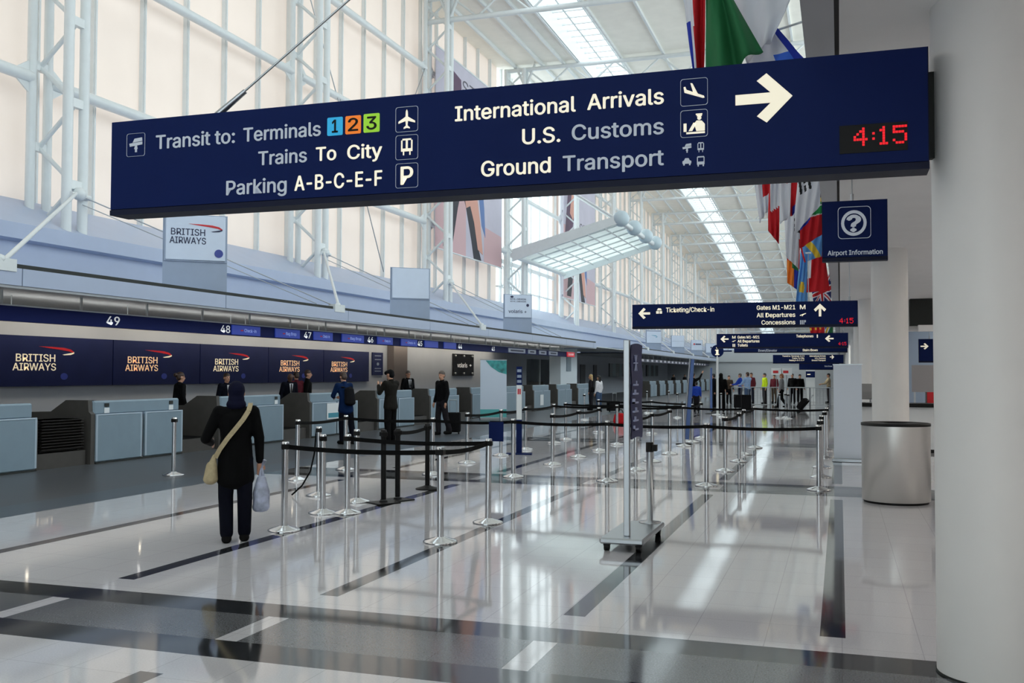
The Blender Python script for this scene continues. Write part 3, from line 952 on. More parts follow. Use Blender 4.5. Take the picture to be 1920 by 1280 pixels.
def pylon(yr, label, group=None, kind='blank', h=1.92):
    t = thing('airline_pylon', label, 'pylon', (FX - 0.12, yr, 3.6), math.radians(40), group)
    MB().prism([(-1.47, 0), (0, 0), (-0.5, .75), (-.97, .75)], 'z', 0, h).build('pylon_body', PYLON, t)
    sf_ = MB().box(-1.41, -0.05, -0.05, 0, h - 1.30 + .2, h - 0.03, 0, 0.012).build('sign_face', [PALEPANEL], t)
    b = MB()
    z0, z1 = h - 1.31 + .2, h - .02
    b.box(-1.44, -1.41, -0.035, 0, z0, z1); b.box(-0.05, -0.02, -0.035, 0, z0, z1); b.box(-1.44, -.02, -.035, 0, z0 - .02, z0)
    b.build('frame', PYLON, t)
    O = Vector((0, -0.052, 0))
    zb = z0
    if kind == 'ba':
        text('BRITISH', sf_, BLUE_TXT, O, EX, EZ, -1.29, -0.52, zb + .60, .155, bold=.004)
        text('AIRWAYS', sf_, BLUE_TXT, O, EX, EZ, -1.32, -0.50, zb + .40, .155, bold=.004)
        ribbon(sf_, lambda u, v, d: O + Vector((-.90 + u * .78, -d, zb + .70 + v * .18)), RED, BLUE_TXT)
        disc(sf_, lambda u, v, d: O + Vector((-.20 + u * .10, -d, zb + .19 + v * .10)), 'alliance_globe', GLOBE)
    if kind == 'volaris':
        text('volaris +', sf_, BLUE_TXT, O, EX, EZ, -1.22, -0.30, zb + .22, .16, bold=.004)
        text('ROYAL JORDANIAN', sf_, BLUE_TXT, O, EX, EZ, -1.13, -0.33, zb + .84, .085, bold=.0)
        text('ROYAL JORDANIAN', sf_, BLUE_TXT, O, EX, EZ, -1.13, -0.33, zb + .74, .06, bold=.0)
        disc(sf_, lambda u, v, d: O + Vector((-.24 + u * .07, -d, zb + .60 + v * .07)), 'alliance_globe', BLUE_TXT)
        disc(sf_, lambda u, v, d: O + Vector((-1.05 + u * .08, -d, zb + .99 + v * .05)), 'crest', BLUE_TXT)
    if kind == 'bird':
        MB().box(-1.40, -.06, -.058, -.05, zb + .98, zb + 1.02).build('divider', BLUE_TXT, sf_)
        ribbon(sf_, lambda u, v, d: O + Vector((-1.0 + u * .6, -d, zb + .45 + v * .2)), mat('teal_mark', (60, 150, 180), 0.5), mat('teal_mark', (60, 150, 180)))
    if kind == 'split':
        MB().box(-1.40, -.06, -.058, -.05, zb + .55, zb + .57).build('divider', PYLON, sf_)
    if kind == 'red':
        MB().box(-1.40, -.06, -.058, -.05, zb + .55, zb + .57).build('divider', PYLON, sf_)
        disc(sf_, lambda u, v, d: O + Vector((-1.05 + u * .10, -d, zb + .66 + v * .10)), 'airline_mark', RED)
        MB().box(-.9, -.2, -.058, -.05, zb + .60, zb + .72).build('airline_name_bar', BLUE_TXT, sf_)
    if kind == 'dot':
        disc(sf_, lambda u, v, d: O + Vector((-.7 + u * .12, -d, zb + .62 + v * .10)), 'airline_mark', BLUE_TXT)
    return t
pylon(20.45, 'pale airline pylon on the canopy reading BRITISH AIRWAYS under the wide navy sign', kind='ba')
pylon(32.9, 'pale blank airline pylon with an empty face on the canopy edge', kind='blank')
pylon(45.35, 'pale airline pylon reading volaris on the canopy edge', kind='volaris')
for y, k, l in ((81.6, 'bird', 'small pale pylon with blue bird mark, leftmost of the far pylons'), (94.4, 'split', 'small pale pylon with two empty halves in the far row'),
                (107.4, 'red', 'small pale pylon with red mark and dark bar in the far row'), (119.6, 'dot', 'small pale pylon with one dark dot left of the round i sign')):
    pylon(y, l, None, k, h=1.8)
for y in (132, 144.5, 157, 169.5):
    pylon(y, 'tiny pale pylon under the third navy sign far down the canopy', 'tiny far pylons', 'blank', h=1.8)

# ------------------------------------------------------------------ blue counter header with numbers and screens
HX = -14.8
hd = thing('counter_header', 'long dark blue header band over the check-in desks with desk numbers', 'header', (HX, 10, 2.71))
MB().box(-0.16, 0, -20, 46.2, 0, 0.285).build('band', mat('header_blue', (28, 38, 94), 0.5, noise=0.02, spec=.08), hd)
MB().box(-0.18, 0.02, -20, 46.2, 0.285, 0.31).build('top_rail', ALU, hd)
p = MB()
for y in [2.05 * k - 18 for k in range(31)]:
    p.box(-0.10, -0.06, y - .02, y + .02, .31, .60)
p.build('hanger_posts', STEEL_W, hd)
NUMW = mat('number_white', (235, 238, 240), 0.5, emit=0.35)
for i, n in enumerate(('49', '48', '47', '46', '45', '44', '43')):
    yc = 17.46 + 4.09 * i - 10
    w = .20 if i == 0 else .2
    text(n, hd, NUMW, (0.0, 0, 0), EYV, EZ, yc - w, yc + w, 0.055, 0.18, 'desk_number', 0.006)
SCR = mat('screen_blue', (44, 66, 168), 0.3, emit=0.30)
SCR2 = mat('screen_pale', (150, 158, 176), 0.3, emit=0.15)
for i, (a, b, s, lab) in enumerate(((21.8, 23.1, 'Check-in', 'blue Check-in screen, leftmost screen on the blue header'), (23.85, 25.15, 'Bag Drop', 'blue Bag Drop screen, second from the left on the blue header'),
        (25.95, 27.1, 'Check-in', 'blue Check-in screen, third from the left on the blue header'), (27.7, 29.2, 'Bag Drop', 'blue Bag Drop screen, fourth from the left on the blue header'),
        (30.2, 31.4, 'Check-in', 'blue Check-in screen, fifth from the left on the blue header'), (32.1, 33.5, 'Check-in', 'blue Check-in screen, sixth from the left on the blue header'),
        (34.2, 35.5, '', 'blank blue screen, seventh from the left on the blue header'), (36.1, 37.4, '', 'blank blue screen, last of the blue ones on the header'))):
    t = thing('header_screen', lab, 'screen', (HX + 0.002, a, 2.73))
    dp = MB().box(0, 0.03, 0, b - a, 0, 0.245).build('display', SCR, t)
    if s:
        text(s, dp, mat('screen_text', (160, 178, 225), 0.5, emit=0.4), (0.03, 0, 0), EYV, EZ, .55, b - a - .2, .08, .085, bold=0.0)
        MB().box(0.03, 0.034, .38, .5, .10, .13).build('ribbon_mark', RED_LIT, dp)
for a, b, l in ((44.1, 46.7, 'first'), (47.2, 48.5, 'second'), (49.1, 50.4, 'third'), (50.9, 52.6, 'fourth')):
    t = tag(MB().box(0, 0.03, 0, b - a, 0, 0.2).box(.03, .034, .3, b - a - .3, .06, .13, 1).build('header_screen', [SCR2, BLUE_TXT], None, (HX + .002, a, 2.75)),
            'pale grey header screen, %s of the four near the red end sign' % l, 'screen')
t = thing('header_end_sign', 'small lit red sign at the far end of the blue header', 'sign', (HX + .002, 54.6, 2.72))
MB().box(0, .05, 0, 1.6, 0, .27).build('box', mat('red_sign', (225, 40, 60), 0.4, emit=0.35), t)
text('CLOSED', t, NUMW, (.05, 0, 0), EYV, EZ, .25, 1.35, .09, .1)

# ------------------------------------------------------------------ airline panels on the back wall
for i in range(5):
    y0 = 19.32 + 4.07 * i
    lab = ('navy airline wall panel with cream letters, leftmost behind the counters', 'navy airline wall panel with amber letters left of the woman with a bun',
           'navy airline wall panel with cream letters above the hooded walker', 'navy airline wall panel with amber letters above the bald agent',
           'navy airline wall panel with amber letters, rightmost beside the small dark notice')[i]
    t = thing('airline_wall_panel', lab, 'wall panel', (WX + 0.01, y0, 1.385))
    W = 4.03
    pn_ = MB().box(0, 0.10, 0, W, 0, 1.30).build('panel', NAVY_DK, t)
    m = CREAM if i in (0, 2) else ORANGE_L
    o = (0.10, 0, 0)
    y1 = (.42, .50, .70, .72, .55)[i]
    text('BRITISH', pn_, m, o, EYV, EZ, y1 + .10, y1 + 1.42, .64, .19, bold=.004)
    text('AIRWAYS', pn_, m, o, EYV, EZ, y1, y1 + 1.45, .41, .185, bold=.004)
    ribbon(pn_, lambda u, v, d: Vector((0.10 + d, y1 + .85 + u * 1.25, .82 + v * .22)), RED_LIT, CREAM)
    disc(pn_, lambda u, v, d: Vector((0.10 + d, y1 + 1.75 + u * .13, .25 + v * .09)), 'alliance_globe', GLOBE)
t = thing('wall_notice', 'small dark notice board with lines of text right of the navy panels', 'notice', (WX + .01, 40.1, 1.66))
MB().box(0, .05, 0, 1.05, 0, 1.02).build('board', NAVY_DK, t)
l = MB()
for z in (.85, .68, .28, .16): l.box(.05, .054, .2, .85, z, z + .04)
l.build('text_lines', PYLON, t)
disc(t, lambda u, v, d: Vector((.05 + d, .52 + u * .12, .5 + v * .07)), 'emblem', PYLON)
tag(MB().box(WX + .01, WX + 0.35, 41.7, 43.2, 0, 3.3).build('wall_pier', mat('taupe_pier', (112, 104, 102), 0.5)), 'dark taupe pier of the back wall behind the desks', 'pier')
t = thing('airline_wall_panel', 'square black wall panel with white volaris lettering and bright studs', 'wall panel', (WX + .01, 49.8, 1.62))
MB().box(0, .08, 0, 3.1, 0, 1.2).build('panel', mat('gloss_black', (30, 30, 33), 0.15, noise=0.4, nscale=2), t)
text('volaris', t, mat('white_letter', (225, 225, 225), 0.5, emit=.25), (.08, 0, 0), EYV, EZ, .55, 2.05, .46, .24, bold=.004)
text('+', t, mat('white_letter'), (.08, 0, 0), EYV, EZ, 2.4, 2.75, .5, .2)
for y in (.25, 1.55, 2.85):
    for z in (.12, 1.08):
        MB().ball((.09, y, z), .07, n=8).build('stud', ALU, t)
for y0, w, l in ((57.2, 1.1, 'narrow blue poster on the back wall right of the teal roll-up banner'),):
    t = thing('wall_poster', l, 'poster', (WX + .01, y0, 1.35))
    MB().box(0, .04, 0, w, 0, 1.1).build('sheet', mat('poster_blue', (96, 130, 176), 0.5), t)
# office opening
t = thing('office_counter', 'dark service counter inside the bright office opening', 'counter', (-21.2, 63.4, 0.1))
MB().box(0, .5, 0, 6.4, 0, 1.05).build('body', DARKSIDE, t)
MB().box(.1, .35, 2.0, 2.9, 1.05, 1.5).build('monitor', BLACK, t)
wn = MB().box(-20.05, -19.95, 63.2, 63.3, .98, 2.75).box(-20.05, -19.95, 66.5, 66.6, .98, 2.75).box(-20.05, -19.95, 69.9, 70, .98, 2.75).build('window_40', STEEL_W); struct(wn)
t = struct(MB().box(-16.6, -15.9, 57.3, 61.2, 0, 3.35).build('wall_left.002', mat('white_pier', (220, 230, 236), 0.5)))
tag(MB().box(-15.9, -15.86, 58.6, 59.6, 1.9, 2.75).build('wall_cabinet', mat('cabinet_grey', (130, 146, 156), .5)), 'small grey wall cabinet on the white pier by the passage', 'cabinet')
for y0, w, l in ((73.5, 1.0, 'first'), (77.5, 1.6, 'second'), (82.0, 1.2, 'third')):
    d = MB().box(WX, WX + .06, y0, y0 + w, 0, 2.5).build('door_%d' % int(y0 - 72), mat('door_grey', (96, 98, 104), .5)); struct(d)
for y0 in (88, 97, 106):
    t = tag(MB().box(0, .08, 0, 7.2, 0, 1.2).box(.08, .085, 1.2, 2.6, 0, 1.2, 1).box(.08, .085, 4.2, 5.4, 0, 1.2, 1).build('wall_mural', [mat('mural_dark', (66, 74, 82), .4, noise=.3, nscale=1), mat('mural_light', (150, 170, 178), .5)], None, (WX + .01, y0, 1.5)),
            'long grey mural panel high on the far wall behind the far desks', 'mural', 'far wall murals')
t = tag(MB().box(0, .08, 0, 12, 0, 1.6).build('wall_screen', mat('teal_screen', (90, 190, 180), .4, emit=.2), None, (WX + .01, 128, 1.2)), 'pale teal wall screen far behind the crowd', 'screen')
FNUM = mat('far_header', (70, 72, 100), .4)
t = thing('counter_header', 'far header band with a row of small pale number plates', 'header', (HX, 74, 2.7))
MB().box(-.15, 0, 0, 45, 0, .26).build('band', FNUM, t)
hp = MB()
for k in range(22): hp.box(-.10, -.06, .3 + k * 2.1, .34 + k * 2.1, .26, .56)
hp.build('hanger_posts', STEEL_W, t)
for k in range(20): MB().box(0, .01, 1 + k * 2.1, 1.9 + k * 2.1, .05, .22).build('number_plate', mat('pale_plate', (205, 205, 215), .5, emit=.2), t)

# ------------------------------------------------------------------ check-in desks
CX_ = -13.5
def desk(y0, y1, label, group=None, far=False):
    t = thing('check_in_desk', label, 'desk', (CX_, y0, 0), 0, group)
    w = y1 - y0
    mid = w * 0.52
    b = 0.02
    MB().box(-.06, 0, 0, mid - .05, .03, .93, 0, b).build('front_panel', LAMINATE, t)
    MB().box(-.06, 0, mid + .05, w, .03, .93, 0, b).build('front_panel', LAMINATE, t)
    if not far:
        e = MB()
        for ya in (0.0, mid - .095, mid + .05, w - .045): e.box(-.02, .006, ya, ya + .045, .05, .93, 0, .005)
        e.box(-.03, .006, 0, mid - .05, .915, .945, 0, .006); e.box(-.03, .006, mid + .05, w, .915, .945, 0, .006)
        e.build('edge_trim', LAM_EDGE, t)
    MB().box(-.10, -.04, mid - .06, mid + .06, .03, .90).build('centre_post', ALU if not far else DARKSIDE, t)
    MB().box(-.20, -.06, 0.0, w - .04, .93, 1.20, 0, .03).build('ledge', LAMINATE, t)
    MB().box(-.9, -.06, 0.0, w, .88, .93).build('worktop', PYLON, t)
    MB().prism([(-.02, 0), (-.02, .95), (-.08, 1.0), (-.10, 1.215), (-.62, 1.215), (-.98, .99), (-1.7, .97), (-1.7, 0)], 'y', -.12, -.01).build('side_panel', DARKSIDE, t)
    MB().prism([(-.04, 0), (-.04, .90), (-.9, .90), (-.9, 0)], 'y', w - .02, w + .06).build('side_panel', DARKSIDE, t)
    if not far:
        MB().box(-.058, .002, 0, w, 0, .03).build('plinth', SLOT, t)
    return t
def scale_bay(y0, y1, label, group=None):
    t = thing('baggage_scale', label, 'baggage scale', (CX_, y0, 0), 0, group)
    w = y1 - y0
    MB().box(-1.5, -.10, .02, w - .02, 0, .28).build('platform', DARKSIDE, t)
    MB().box(-1.4, -.2, .12, w - .12, .28, .30).build('belt', BELT, t)
    MB().box(-1.6, -1.5, 0, w, 0, .98).build('back_panel', DARKSIDE, t)
DL = ['grey-blue check-in desk cut by the left edge of the view', 'grey-blue check-in desk right of the black tray stack', 'grey-blue check-in desk behind the hooded walker',
      'grey-blue check-in desk with a white and teal notice on its front', 'grey-blue check-in desk behind the dark-coated man in a cap', 'grey-blue check-in desk beside the man in the short black jacket',
      'grey-blue check-in desk partly behind the teal roll-up banner', 'grey-blue check-in desk just right of the teal roll-up banner', 'grey-blue check-in desk with a pale sheet taped to its front',
      'grey-blue check-in desk second from the end of the near row', 'last grey-blue check-in desk of the near row, by the woman in white']
BL = ['baggage bay holding the stack of black trays', 'dark baggage bay left of the hooded walker', 'dark baggage bay right of the hooded walker', 'dark baggage bay behind the blue-jacketed traveller',
      'dark baggage bay right of the agent with glasses', 'dark baggage bay right of the man in the short black jacket', 'dark baggage bay hidden behind the teal banner', 'dark baggage bay third from the end of the near row', 'dark baggage bay second from the end of the near row', 'dark baggage bay nearest the end of the near row']
for i in range(11):
    y0 = 11.42 + 4.09 * i
    desk(y0, y0 + 2.62, DL[i])
    if i < 10: scale_bay(y0 + 2.72, y0 + 3.95, BL[i])
for i in range(9):
    desk(74 + 4.1 * i, 76.6 + 4.1 * i, 'small pale check-in desk in the far row', 'far check-in desks', True)
# black trays stacked in the first bay
for k in range(11):
    z = .305 + k * .052
    dx = random.uniform(-.012, .012)
    y0, y1, x0, x1 = 14.22, 15.24, -14.15 + dx, -13.56 + dx
    tb_ = MB()
    tb_.prism([(x0 + .05, z), (x1 - .05, z), (x1 - .01, z + .05), (x0 + .01, z + .05)], 'y', y0, y1)
    tb_.box(x0 - .01, x1 + .01, y0 - .01, y1 + .01, z + .038, z + .05)
    tag(tb_.build('baggage_tray', mat('tray_black', (46, 44, 42), .35)), 'black plastic baggage tray, %s from the bottom of the stack' % ORD[k], 'tray', 'stack of black trays')
t = thing('office_chair', 'black curved chair back behind the baggage bay with trays', 'chair', (-14.95, 16.75, 0))
MB().lathe((0, 0, 0), [(.25, .03), (.06, .08), (.04, .1), (.04, .5)], 12).build('base', BLACK, t)
MB().box(-.25, .25, -.25, .25, .5, .58, 0, .03).build('seat', BELT, t)
bk = MB()
for j in range(7):
    a0, a1 = math.radians(20 + j * 20), math.radians(40 + j * 20)
    bk.add([(.28 * math.cos(a), .28 * math.sin(a), z) for a in (a0, a1) for z in (.75, 1.16 - .0 * j)] + [(.24 * math.cos(a), .24 * math.sin(a), z) for a in (a0, a1) for z in (.75, 1.16)],
           [(0, 1, 3, 2), (4, 6, 7, 5), (1, 5, 7, 3), (0, 2, 6, 4)])
bk.build('backrest', BELT, t)
# little notices and stickers on the desks
def sheet(nm, lab, y0, z0, w, h, m, m2=None, cat='notice', x=CX_ + .012):
    t = thing(nm, lab, cat, (x, y0, z0))
    MB().box(0, .006, 0, w, 0, h).build('sheet', m, t)
    if m2: MB().box(.006, .008, w * .1, w * .9, h * .08, h * .38).build('print', m2, t)
PAPER = mat('paper', (232, 236, 238), .6)
sheet('desk_notice', 'white and teal notice on the desk front by the blue-jacketed traveller', 24.45, .47, .75, .44, PAPER, mat('teal_ink', (70, 150, 170), .5))
sheet('desk_notice', 'tall pale sheet taped on a far desk front', 45.0, .25, .55, .5, PAPER)
for y, l in ((12.95, 'small white card under a dark print on the leftmost desk ledge'), (15.85, 'small white card at the left end of the second desk ledge'), (17.8, 'small white card at the right end of the second desk ledge'), (21.95, 'small white card on the desk ledge right of the hooded walker')):
    t = thing('ledge_card', l, 'card', (CX_ - .055, y, .96))
    MB().box(0, .008, -.07, .07, 0, .10).build('card', PAPER, t)
    MB().box(0, .008, -.06, .06, .12, .19).build('print', SLOT, t)

# ------------------------------------------------------------------ stanchions
def stanchion_proto(m, base='round', h=.985):
    t = bpy.data.objects.new('stanchion', None); COL.objects.link(t)
    t.empty_display_size = .2
    if base == 'round':
        MB().lathe((0, 0, 0), [(.178, 0), (.180, .012), (.165, .022), (.06, .052), (.05, .06)], 28).build('base', m, t)
    else:
        MB().box(-.17, .17, -.17, .17, 0, .018, 0, .004).lathe((0, 0, 0), [(.06, .018), (.05, .04)], 16).build('base', m, t)
    MB().lathe((0, 0, 0), [(.036, .05), (.036, h - .10)], 16).build('post', m, t)
    MB().lathe((0, 0, 0), [(.040, h - .10), (.040, h - .005), (.034, h)], 16).build('belt_head', m if base == 'round' and m is not CHROME else m, t)
    MB().box(-.043, .043, -.043, .043, h - .085, h - .025, 0, .006).build('belt_cassette', BLACK, t)
    return t
PRO_C = stanchion_proto(CHROME)
PRO_B = stanchion_proto(BLACK)
PRO_S = stanchion_proto(BLACK, 'square')
used = {}
ST = {}
def stanchion(key, x, y, label, proto=PRO_C, group=None, lean=0):
    if id(proto) in used: o = copy_tree(proto)
    else: o = proto; used[id(proto)] = 1
    o.location = (x, y, 0)
    o.rotation_euler = (random.uniform(-.008, .008), lean + random.uniform(-.008, .008), random.uniform(0, 6))
    tag(o, label, 'stanchion', group)
    ST[key] = o
    return o
def belt(a, b, z=.93, sag=.03, w=.05):
    A, B = ST[a], ST[b]
    mb = MB()
    p0 = Vector((A.location.x, A.location.y, z)); p1 = Vector((B.location.x, B.location.y, z))
    n = 8
    d = (p1 - p0).normalized()
    side = Vector((-d.y, d.x, 0)) * .002
    V = []
    for i in range(n + 1):
        u = i / n
        c = p0.lerp(p1, u) - Vector((0, 0, sag * 4 * u * (1 - u)))
        for s in (-1, 1):
            for q in (-1, 1): V.append(c + side * s + Vector((0, 0, q * w / 2)))
    F = []
    for i in range(n):
        k = i * 4
        F += [(k, k + 4, k + 5, k + 1), (k + 2, k + 3, k + 7, k + 6), (k + 1, k + 5, k + 7, k + 3), (k, k + 2, k + 6, k + 4)]
    mb.add(V, F)
    o = mb.build('belt', BELT, A)
    bpy.context.view_layer.update()
    o.matrix_parent_inverse = A.matrix_basis.inverted()
GR = 'chrome queue stanchions'
stanchion('z', -10.82, 14.30, 'chrome stanchion standing alone in front of the desks, no belt')
stanchion('a', -5.87, 9.70, 'chrome stanchion just right of the hooded walker, front left of the belted pen')
stanchion('b', -8.46, 14.36, 'chrome stanchion behind the white carrier bag, near the desks')
stanchion('c', -7.08, 12.62, 'chrome stanchion with a loose belt hanging to the floor')
stanchion('d', -6.14, 11.05, 'dull grey stanchion without belt, left of a chrome one')
stanchion('e', -5.86, 11.16, 'chrome stanchion at the rear left corner of the belted pen')
stanchion('f', -8.53, 16.17, 'chrome stanchion in front of the blue-jacketed traveller')
stanchion('g', -6.25, 12.18, 'thin grey stanchion behind the left side of the belted pen')
stanchion('h', -5.85, 12.18, 'black stanchion with square base, left of the two square ones', PRO_S)
stanchion('i', -5.80, 12.52, 'black stanchion with square base, right of the two square ones', PRO_S)
stanchion('j', -5.93, 13.86, 'black stanchion with round base', PRO_B)
stanchion('k', -3.95, 9.58, 'chrome stanchion closest to the camera, front corner of the belted pen')
stanchion('l', -3.93, 10.99, 'chrome stanchion at the rear right corner of the belted pen')
LX = {-6.9: 'line nearest the desks', -5.23: 'second line from the desks', -3.58: 'line behind the mobile sign post', -1.96: 'fourth line from the desks', -0.32: 'line nearest the round columns'}
YR = {-6.9: (15.92, 18.15, 20.04, 21.8, 24.16, 25.5, 29.0), -5.23: (16.0, 18.4, 20.28, 22.12, 24.12, 25.8, 28.9), -3.58: (15.89, 17.89, 19.68, 21.7, 24.2, 25.6, 27.4), -1.96: (15.75, 18.26, 20.33, 22.15, 24.2), -0.32: (15.77, 17.69, 19.55, 21.76, 24.06)}
for x, ys_ in YR.items():
    for j, yy in enumerate(ys_):
        xx = x + random.uniform(-.04, .04) + (.14 if x == -6.9 and j == 0 else 0)
        stanchion((x, j), xx, yy, 'chrome queue stanchion, %s from the front in the %s' % (ORD[j], LX[x]), group=GR)
for x, yy, l in ((-6.2, 39.8, 'far chrome stanchion left of the slanted blue banner'), (-4.6, 41, 'far chrome stanchion below the man in the light blue shirt'), (-2.3, 41, 'far chrome stanchion in a tight cluster, left one'), (-2.1, 41.6, 'far chrome stanchion in a tight cluster, middle one'), (-1.95, 40.6, 'far chrome stanchion in a tight cluster, right one'),
               (-8.2, 44, 'far chrome stanchion left of the blond traveller in blue'), (-7.4, 45, 'far chrome stanchion right of the blue-topped woman'), (-9.2, 36.5, 'far chrome stanchion in front of the last near desk'), (-7.2, 36.5, 'far chrome stanchion by the red bag')):
    stanchion(l, x, yy, l)
for a, b in (('a', 'k'), ('k', 'l'), ('e', 'l'), ('b', 'f'), ('h', 'i'), ('i', 'j')):
    if a != 'h': belt(a, b)
belt('f', (-6.9, 0))
for p_, q_ in ((-6.9, -5.23), (-5.23, -3.58), (-3.58, -1.96), (-1.96, -0.32)): belt((p_, 0), (q_, 0))
for x, r_ in ((-6.9, ((1, 2), (2, 3), (3, 4))), (-5.23, ((1, 2), (2, 3), (4, 5))), (-3.58, ((1, 2), (2, 3), (5, 6))), (-1.96, ((1, 2), (2, 3), (3, 4))), (-0.32, ((0, 1), (1, 2), (2, 3), (3, 4)))):
    for p_, q_ in r_: belt((x, p_), (x, q_))
for p_, q_ in ((-6.9, -5.23), (-5.23, -3.58), (-3.58, -1.96), (-1.96, -0.32)): belt((p_, 4), (q_, 4))
belt((-6.9, 5), (-5.23, 5)); belt((-5.23, 5), (-3.58, 5)); belt((-6.9, 6), (-5.23, 6)); belt((-5.23, 6), (-3.58, 6))
# the loose belt on stanchion c
lp = MB()
c0 = Vector((-.03, .0, .93))
pts = [Vector((-.04, 0, .93)), Vector((-.06, -.02, .6)), Vector((-.1, -.06, .35)), Vector((-.2, -.12, .15)), Vector((-.32, -.2, .02))]
lo = MB().path(pts, .012, 6).build('loose_belt', BELT, ST['c'])
bpy.context.view_layer.update()
lo.matrix_parent_inverse = Matrix.Rotation(-ST['c'].rotation_euler.z, 4, 'Z')
# navy card hung on the belt of the line
t = thing('queue_card', 'dark navy square card hanging at a belt near the teal banner', 'card', (PY(927, 800, 15.9).x - .1, 15.90, .60))
MB().box(0, .26, 0, .012, .0, .33).build('card', NAVY, t)
MB().box(.02, .24, -.002, .014, .33, .345).build('clip', BLACK, t)
#PART3
# ------------------------------------------------------------------ people
REM = []
class Body(MB):
    def cap(self, p0, p1, r0, r1=None, n=12):
        r1 = r0 if r1 is None else r1
        self.tube(p0, p1, r0, r1, n)
        self.ball(p0, r0, n=n); self.ball(p1, r1, n=n)
        return self
    def ecap(self, p0, p1, a0, a1, n=16):
        """capsule with elliptical section (rx, ry)"""
        p0 = Vector(p0); p1 = Vector(p1)
        V = []
        for p, a in ((p0, a0), (p1, a1)):
            for i in range(n):
                t = 2 * math.pi * i / n
                V.append((p.x + a[0] * math.cos(t), p.y + a[1] * math.sin(t), p.z))
        F = [(i, (i + 1) % n, n + (i + 1) % n, n + i) for i in range(n)] + [tuple(range(n))[::-1], tuple(range(n, 2 * n))]
        self.add(V, F, 0, True)
        for p, a in ((p0, a0), (p1, a1)):
            self.ball(p, 1, a[0], a[1], min(a) * .75, n)
        return self
    def remesh(self, name, m, parent, vox, it=4):
        o = self.build(name, m, parent)
        REM.append((o, vox, it))
        return o
def flush_remesh():
    for o, vox, it in REM:
        r = o.modifiers.new('r', 'REMESH'); r.mode = 'VOXEL'; r.voxel_size = vox; r.use_smooth_shade = True
        s = o.modifiers.new('s', 'SMOOTH'); s.iterations = it; s.factor = .5
    dg = bpy.context.evaluated_depsgraph_get(); dg.update()
    for o, vox, it in REM:
        me = bpy.data.meshes.new_from_object(o.evaluated_get(dg))
        o.modifiers.clear()
        old = o.data; o.data = me
        bpy.data.meshes.remove(old)
        for p in me.polygons: p.use_smooth = True
SKIN = mat('skin', (196, 146, 120), .5)
SKIN_D = mat('dark_skin', (92, 62, 48), .5)
HAIRS = {'black': mat('black_hair', (22, 20, 20), .5), 'brown': mat('brown_hair', (62, 42, 32), .5), 'blond': mat('blond_hair', (196, 164, 112), .5), 'grey': mat('grey_hair', (84, 74, 68), .5), 'red': mat('auburn_hair', (140, 78, 44), .5)}
def cloth(name, rgb): return mat('cloth_' + name, rgb, .85, noise=.12, nscale=14, spec=.12)
